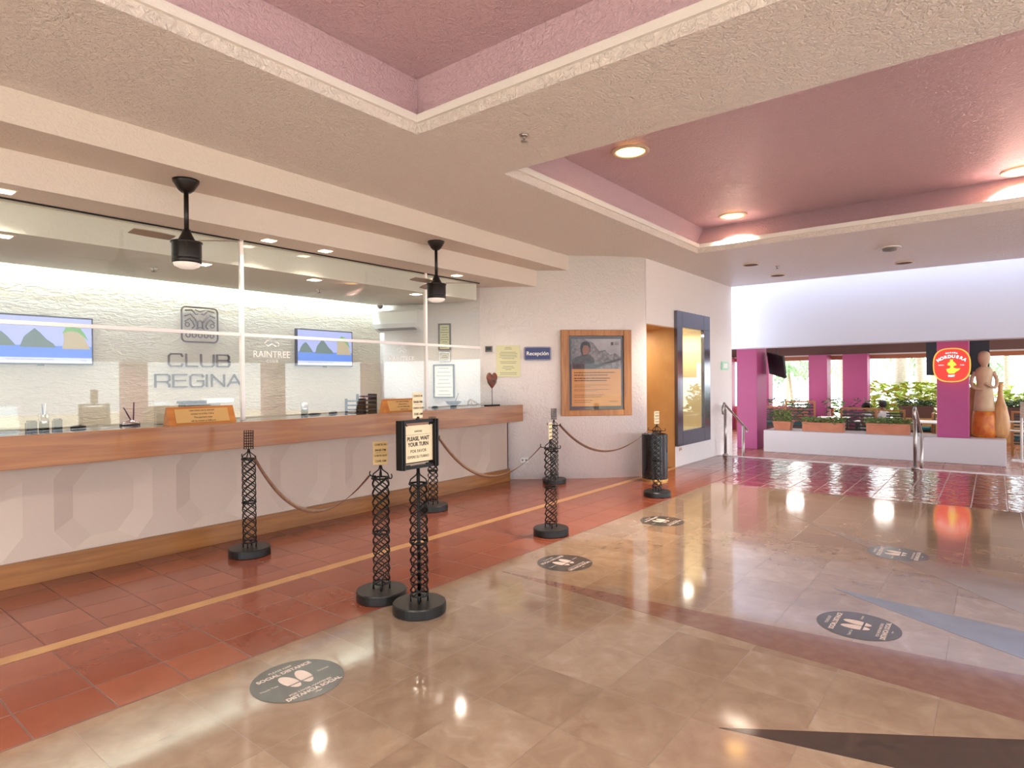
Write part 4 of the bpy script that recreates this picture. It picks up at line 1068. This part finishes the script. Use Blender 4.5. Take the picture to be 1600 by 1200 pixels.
obj_s = thing('woman_sculpture', 'tall pale wooden woman-shaped sculpture with fiery orange base on the planter wall', 'sculpture', (18.25, .20, ZP))
prof = [(0, 0), (.22, 0), (.245, .12), (.245, .3), (.23, .5), (.212, .62)]
obj('skirt', lathe(B(), prof+[(0, .62)], n=28, sx=.75), 'vase_fire', obj_s, True)
obj('dress', lathe(B(), [(0, .60), (.212, .615), (.20, .75), (.185, .95), (.16, 1.15), (.145, 1.27), (.16, 1.4), (.175, 1.52), (.16, 1.60), (.10, 1.66), (0, 1.68)], n=28, sx=.7), 'vase_pale', obj_s, True)
obj('head', lathe(B(), [(0, 1.60), (.06, 1.62), (.065, 1.70), (.11, 1.78), (.125, 1.88), (.11, 1.98), (.06, 2.03), (0, 2.045)], n=24, sx=.85), 'vase_skin', obj_s, True)
for s in (-1, 1): obj('arm', tube(B(), smoothrail([(-.0, s*.17, 1.54), (-.04, s*.235, 1.36), (-.12, s*.20, 1.18), (-.17, s*.02, 1.12 if s > 0 else 1.28)]), lambda q: .045-.016*q, 10), 'vase_skin', obj_s, True)
gs = thing('gourd_vase', 'brown gourd-shaped vase with long flared neck right of the woman sculpture', 'vase', (18.3, -.10, ZP))
obj('body', lathe(B(), [(0, 0), (.15, 0), (.2, .1), (.225, .3), (.21, .48), (.15, .72), (.09, .88), (.062, 1.02), (.06, 1.2), (.085, 1.3), (.07, 1.31), (.05, 1.2), (0, 1.19)], n=32, sx=.8, sy=.8), 'vase_wood', gs, True)
ns = thing('woman_sculpture', 'darker narrow sculpture with thin curved arm, between pink column and pale woman sculpture', 'sculpture', (18.5, .40, ZP))
obj('body', lathe(B(), [(0, 0), (.16, 0), (.19, .2), (.18, .5), (.11, .95), (.09, 1.15), (.0, 1.3)], n=24), 'vase_wood', ns, True)
obj('arm', tube(B(), smoothrail([(-.1, .02, 1.2), (-.12, .14, 1.35), (-.12, .10, 1.1), (-.1, .2, .62)]), .016, 8), 'vase_skin', ns, True)

# lit sign on the column
sg = thing('lit_sign', 'rounded red lit sign with yellow emblem on the magenta column', 'sign', (17.75, .795, 1.81), -math.pi/2)
def oval(w, h, n=40, p=2.7):
    return [(w/2*math.copysign(abs(math.cos(a))**(2/p), math.cos(a)), h/2*math.copysign(abs(math.sin(a))**(2/p), math.sin(a))) for a in [2*math.pi*k/n for k in range(n)]]
W_, H_ = .72, .80
obj('sign_box', vprism(B(), oval(W_, H_), -.14, -.005), 'sign_orange', sg)
obj('sign_face', vprism(B(), oval(W_-.05, H_-.05), -.146, -.1405), 'sign_red', sg)
def arc_text(s, R, cz, size, a0, a1, parent):
    n = len(s); parts = []
    for i, ch in enumerate(s):
        a = math.radians(a0+(a1-a0)*i/(n-1)); parts.append(text('sign_lettering', ch, size, 'sign_letter', parent, (R*math.sin(a), -.149, cz+R*math.cos(a)), ext=.001, bold=.003, rot=-a))
    return merge(parts[0], parts[1:])
arc_text('NORDUERA', .42, -.22, .095, -36, 36, sg)
arc_text('CABANA', .42, -.13, .035, -14, 14, sg)
text('sign_lettering', 'BEACH', .032, 'sign_letter', sg, (-.20, -.149, .0), ext=.001); text('sign_lettering', 'CLUB', .032, 'sign_letter', sg, (.20, -.149, .0), ext=.001)
text('sign_lettering', 'REST', .06, 'sign_letter', sg, (0, -.149, -.255), ext=.001, bold=.002)
bm = B()
vprism(bm, [(-.03, .13), (.03, .13), (.025, .09), (.07, .05), (.1, .0), (.05, -.02), (.03, -.06), (.10, -.08), (.17, -.08), (.13, -.13), (.08, -.16), (.05, -.2), (-.05, -.2), (-.09, -.14), (-.1, -.09), (-.03, -.07), (-.02, -.02), (-.08, -.0), (-.07, .05), (-.03, .08)], -.150, -.1465)
obj('emblem', bm, 'sign_yellow', sg)
fl = thing('floodlight', 'tiny dark bracket under the lower left of the red sign', 'bracket', (17.76, 1.04, 1.56)); obj('arm', box(B(), -.09, -.002, -.05, -.02, -.01, .015), 'black_iron', fl)

# dark hanging panel, monitor, spotlights
tag(obj('dark_screen', box(B(), 18.6, 18.7, .10, 1.36, 1.58, 2.94), 'dark_panel'), 'dark screen board hanging behind the magenta sign column', 'screen')
mo = thing('hanging_monitor', 'tilted black monitor hanging right of the large magenta column', 'monitor', (18.9, 5.02, 2.94))
bm = B(); quad(bm, [(0, 0, 0), (.2, 0, 0), (.2, -.01, 0), (0, -.01, 0)]); bm.free()
bm = B(); box(bm, -.35, .35, -.03, .03, -.33, .33)
for v in bm.verts: v.co = Matrix.Rotation(-.35, 3, 'Y') @ Matrix.Rotation(.9, 3, 'Z') @ v.co
bmesh.ops.translate(bm, verts=bm.verts, vec=(0, 0, -1.02)); obj('screen', bm, 'black_plastic', mo); obj('bracket', tube(B(), [(0, 0, 0), (0, 0, -.8)], .02, 8), 'black_plastic', mo)
def spot(x, y, lab, z=2.95):
    t = thing('spotlight', lab, 'spotlight', (x, y, z)); obj('mount', cyl(B(), 0, 0, -.03, 0, .11, 16), 'grey_plastic', t, True)
    bm = B(); lathe(bm, [(0, 0), (.05, 0), (.085, -.18), (.07, -.18), (0, -.1)], n=16)
    for v in bm.verts: v.co = Matrix.Rotation(.8, 3, 'X') @ Matrix.Rotation(-.5, 3, 'Y') @ v.co
    bmesh.ops.translate(bm, verts=bm.verts, vec=(0, 0, -.12)); obj('head', bm, 'white_plastic', t, True)
    obj('stem', tube(B(), [(0, 0, -.03), (0, 0, -.13)], .012, 6), 'grey_plastic', t)
    area_light('lamp', (-.1, 0, -.35), .5, 14, (1, .93, .84), parent=t)
spot(22, 6.9, 'white ceiling spotlight above the hanging monitor'); spot(22, 5.25, 'white ceiling spotlight above the first restaurant window'); spot(22, 2.7, 'white ceiling spotlight above the far palms window')
spot(22, 7.9, 'white ceiling spotlight at the left end, by the wall corner')

# ------------------------------------------------------------------ restaurant furniture
def chair(x, y, rz, lab, w=.62, hh=.95, cushion=True, z=ZL, grp=None):
    t = thing('slatted_chair', lab, 'chair', (x, y, z), rz, grp)
    for sx_ in (-1, 1):
        for sy_ in (-1, 1): obj('leg', box(B(), sx_*w/2-.025, sx_*w/2+.025, sy_*.28-.025, sy_*.28+.025, 0, .62 if sy_ < 0 else hh), 'chair_wood', t)
    bm = B()
    for k in range(9): box(bm, -w/2+.026, w/2-.026, .265, .29, .30+k*(hh-.36)/8.5, .345+k*(hh-.36)/8.5)
    obj('backrest', bm, 'chair_slat', t)
    bm = B(); box(bm, -w/2-.025, w/2+.025, .255, .305, hh, hh+.045); obj('top_rail', bm, 'chair_wood', t)
    obj('seat', box(B(), -w/2+.026, w/2-.026, -.254, .254, .36, .41), 'chair_slat', t)
    for s in (-1, 1): obj('armrest', box(B(), s*w/2-.035, s*w/2+.035, -.30, .254, .62, .65), 'chair_wood', t)
    if cushion: obj('cushion', box(B(), -w/2+.04, w/2-.04, -.24, .2, .412, .50, .03), 'cushion', t)
    return t
chair(19.4, 2.95, math.pi/2, 'dark slatted wooden armchair with its back to the planter wall', .84, 1.16)
chair(22.1, 2.55, math.pi/2, 'wooden armchair behind the seated people, partly hidden by plants', .8, 1.0)
chair(22.6, 1.75, math.pi, 'armchair with teal cushion below the far window', .8, .9)
chair(22.9, 5.25, math.pi/2, 'dark slatted chair at the window left of the seated people', .9, 1.2)
chair(22.9, 6.2, math.pi/2, 'dark slatted chair behind the small terracotta pot', .9, 1.0)
chair(20.4, -.75, math.pi/2, 'wooden slatted chair at the right image edge behind the menu stand', .8, 1.1)
chair(20.4, -1.75, math.pi/2, 'wooden slatted chair beyond the right image edge', .8, 1.1)
def table(x, y, lx, ly, lab, z=ZL, h=.74, m='white_plastic'):
    t = thing('restaurant_table', lab, 'table', (x, y, z)); obj('tabletop', box(B(), -lx/2, lx/2, -ly/2, ly/2, h-.03, h, .005), m, t)
    for a in (-1, 1):
        for b in (-1, 1): obj('leg', box(B(), a*lx*.42-.025, a*lx*.42+.025, b*ly*.42-.025, b*ly*.42+.025, 0, h-.03), 'black_plastic', t)
    return t
table(21.0, 2.9, .8, .8, 'restaurant table between the seated people'); table(21.5, .95, 1.2, 1.9, 'pale restaurant table left of the sign column'); table(22.3, 4.2, .9, .9, 'pale restaurant table by the far window')
# planters along the far sill
planter(24.3, 2.05, .4, .95, .4, 'dark clay window planter of green plants behind the right handrail', 'dark_clay', 'leaf_dark', .2, 260, .2, .18, lsz=.12)
planter(24.3, .78, .4, .95, .4, 'dark clay window planter of green plants left of the sign column', 'dark_clay', 'leaf_dark', .2, 260, .2, .18, lsz=.12)
planter(24.3, -.55, .4, .95, .4, 'dark clay window planter of green plants right of the gourd vase', 'dark_clay', 'leaf_dark', .2, 260, .2, .18, lsz=.12)
tag(obj('window_bench', box(B(), 24.0, 24.6, -2.2, 2.7, ZL, .18), 'tan_wall'), 'long tan ledge carrying the dark window planters', 'ledge')
def bush(x, y, z, rx, ry, rz_, n, m, lab, sz=.16, nm='leafy_bush', seed=1):
    t = thing(nm, lab, 'plant', (x, y, z)); R = random.Random(seed)
    obj('stems', tube(B(), [(0, 0, 0), (0, 0, rz_*.6)], .03, 5), 'trunk', t)
    obj('foliage', leaves(B(), n, (-rx, rx, -ry, ry, rz_*.1, rz_), seed, sz), m, t); return t
bush(19.9, 5.1, ZL, .2, .22, 1.15, 170, 'leaf_pink', 'pink-leaved plant just right of the large magenta column', .16, seed=4)
bush(23.75, 6.2, ZL, .2, 1.1, 1.25, 500, 'leaf_dark', 'dark green hedge plant under the first restaurant window', .15, seed=5)
bush(23.85, 4.0, ZL, .2, .7, 1.3, 300, 'leaf_dark', 'dark green plant at the foot of the bright pink column', .15, seed=6)
bush(23.8, 2.95, ZL, .2, .5, 1.05, 160, 'leaf_green', 'green plant right of the seated people by the window', .15, seed=7)
# outdoors
bush(27.0, 2.2, -1.1, .7, 1.9, 2.4, 900, 'leaf_bright', 'bright yellow-green shrub outside the window behind the handrail', .38, seed=8)
bush(27.6, .2, -1.1, .7, 1.4, 2.2, 650, 'leaf_bright', 'bright yellow-green shrub outside, left of the sign column', .38, seed=9)
bush(27.4, -1.6, -1.1, .7, .8, 2.3, 350, 'leaf_green', 'green shrub outside at the right image edge', .35, seed=10)
bush(28.0, 5.0, -1.1, .8, 2.2, 1.65, 500, 'palm_green', 'low green shrub outside the first window', .3, seed=11)
def palm(x, y, h, lean, fl, n, lab, seed, m='palm_green', r=.14):
    t = thing('palm_tree', lab, 'palm tree', (x, y, -1.1)); R = random.Random(seed)
    top = Vector((0, lean, h)); obj('trunk', tube(B(), [(0, 0, 0), (0, lean*.2, h*.35), (0, lean*.6, h*.7), top], lambda q: r*(1.15-.4*q), 10), 'trunk', t, True)
    bm = B()
    for k in range(n):
        a = 2*math.pi*k/n+R.uniform(-.2, .2); el = R.uniform(.1, 1.1); d = Vector((math.cos(a), math.sin(a), 0)); L_ = fl*R.uniform(.8, 1.15); prev = None
        for i in range(13):
            s = i/12; p = top+d*L_*(s*math.cos(el*.6))+Vector((0, 0, L_*(s*math.sin(el)*.8-1.0*s*s)))
            if prev is not None:
                tube_w = .012; side = Vector((-d.y, d.x, 0)); 
                for sg_ in (-1, 1):
                    ll = L_*.28*math.sin(math.pi*(s*.85+.12))
                    e_ = p+side*sg_*ll*.75+Vector((0, 0, -ll*.75))+d*ll*.3
                    vs = [bm.verts.new(q) for q in (prev, p, e_)]; bm.faces.new(vs)
                    mid = (prev+p)/2; e2 = mid+side*sg_*ll*.7+Vector((0, 0, -ll*.55))+d*ll*.2
                    vs = [bm.verts.new(q) for q in (mid-d*.02, mid+d*.03, e2)]; bm.faces.new(vs)
            prev = p
    obj('fronds', bm, m, t); return t
palm(30, 7.2, 3.2, .3, 1.7, 13, 'short palm outside the first window, nearest the monitor', 1, r=.09)
palm(32, 8.1, 3.4, -.2, 1.9, 13, 'drooping palm outside the first window, left side', 2, r=.09)
palm(33, 6.9, 3.3, .3, 1.9, 13, 'drooping palm outside the first window, right side', 3, r=.09)
palm(29, 4.9, 6.5, .5, 2.3, 14, 'leaning pale palm trunk seen between the pink columns', 4)
palm(28.5, 2.95, 6, -.1, 2.3, 14, 'pale thick palm trunk right of the bright pink column', 5, r=.2)
palm(30, 2.35, 6.5, .2, 2.3, 14, 'pale palm trunk in the middle of the far palms window', 6)
palm(29, 1.35, 6.2, -.5, 2.3, 14, 'leaning pale palm trunk left of the sign column', 7)
palm(33, 2.0, 4.5, .3, 2.2, 14, 'distant leafy palm behind the handrail window', 8)
palm(30, -.4, 6.0, .1, 2.3, 14, 'slender palm trunk right of the gourd vase', 9, r=.1)
palm(34, .2, 3.3, .1, 1.6, 12, 'small palm crown behind the gourd vase neck', 10, r=.08)
palm(29, -1.3, 6.2, -.3, 2.3, 14, 'palm trunk at the right image edge', 11, r=.1)
# menu stand at the right edge
ms = thing('menu_stand', 'white pole stand with wooden menu box and side rails at the right edge', 'menu stand', (19.0, -.50, ZL))
obj('pole', tube(B(), [(0, 0, .02), (0, 0, 1.35)], .03, 10), 'white_plastic', ms, True); obj('foot', lathe(B(), [(0, 0), (.22, 0), (.2, .02), (0, .02)], n=24), 'white_plastic', ms)
obj('menu_box', box(B(), -.1, -.035, -.22, .03, 1.05, 1.42), 'trunk', ms)
for z in (.72, .93): obj('rail', box(B(), -.015, .015, -.5, .28, z, z+.03), 'white_plastic', ms)
rr_ = obj('floor_rail', box(B(), 18.98, 19.02, -3, -.32, ZL+.0, ZL+.05), 'white_plastic'); tag(rr_, 'low pale floor rail at the foot of the menu stand', 'rail')

# ------------------------------------------------------------------ seated people in the restaurant
def person(x, y, rz, lab, shirt):
    t = thing('person', lab, 'person', (x, y, ZL), rz)
    V = [(0, 0, .52), (0, 0, .72), (0, 0, .92), (0, -.0, 1.03), (0, -.02, 1.10), (0, -.03, 1.20),
         (.19, 0, .97), (.23, -.06, .72), (.16, -.28, .68), (-.19, 0, .97), (-.23, -.06, .72), (-.16, -.28, .68),
         (.10, -.05, .50), (.13, -.42, .50), (.13, -.44, .08), (.13, -.56, .05), (-.10, -.05, .50), (-.13, -.42, .50), (-.13, -.44, .08), (-.13, -.56, .05)]
    E_ = [(0, 1), (1, 2), (2, 3), (3, 4), (4, 5), (2, 6), (6, 7), (7, 8), (2, 9), (9, 10), (10, 11), (0, 12), (12, 13), (13, 14), (14, 15), (0, 16), (16, 17), (17, 18), (18, 19)]
    Rr = [.14, .13, .13, .06, .075, .085, .055, .042, .032, .055, .042, .032, .085, .06, .042, .035, .085, .06, .042, .035]
    me = bpy.data.meshes.new('body'); me.from_pydata(V, E_, []); o = bpy.data.objects.new('body', me); C.objects.link(o); o.parent = t
    me.materials.append(M['skin'])
    md = o.modifiers.new('skin', 'SKIN'); ss = o.modifiers.new('sub', 'SUBSURF'); ss.levels = ss.render_levels = 2
    for i, q in enumerate(Rr): me.skin_vertices[0].data[i].radius = (q, q*.8)
    me.skin_vertices[0].data[0].use_root = True
    obj('shirt', lathe(B(), [(.165, .50), (.185, .6), (.19, .8), (.2, .93), (.13, 1.01), (.07, 1.04)], n=20, sy=.72), shirt, t, True)
    bm = B(); bmesh.ops.create_uvsphere(bm, u_segments=18, v_segments=12, radius=.118, matrix=Matrix.Translation((0, .0, 1.215)))
    for v in [v for v in bm.verts if v.co.y < -.03 and v.co.z < 1.24]: bm.verts.remove(v)
    obj('hair', bm, 'hair', t, True)
    bm = B()
    for s in (-1, 1): bmesh.ops.create_uvsphere(bm, u_segments=8, v_segments=6, radius=.011, matrix=Matrix.Translation((s*.032, -.108, 1.19)))
    obj('eyes', bm, 'hair', t); return t
person(19.75, 2.85, -.5, 'person with short dark hair seated with back to the planter wall', 'shirt_pale')
person(21.9, 2.72, math.pi*.75, 'person with dark hair leaning at the table, farther from the planter wall', 'shirt_pale')
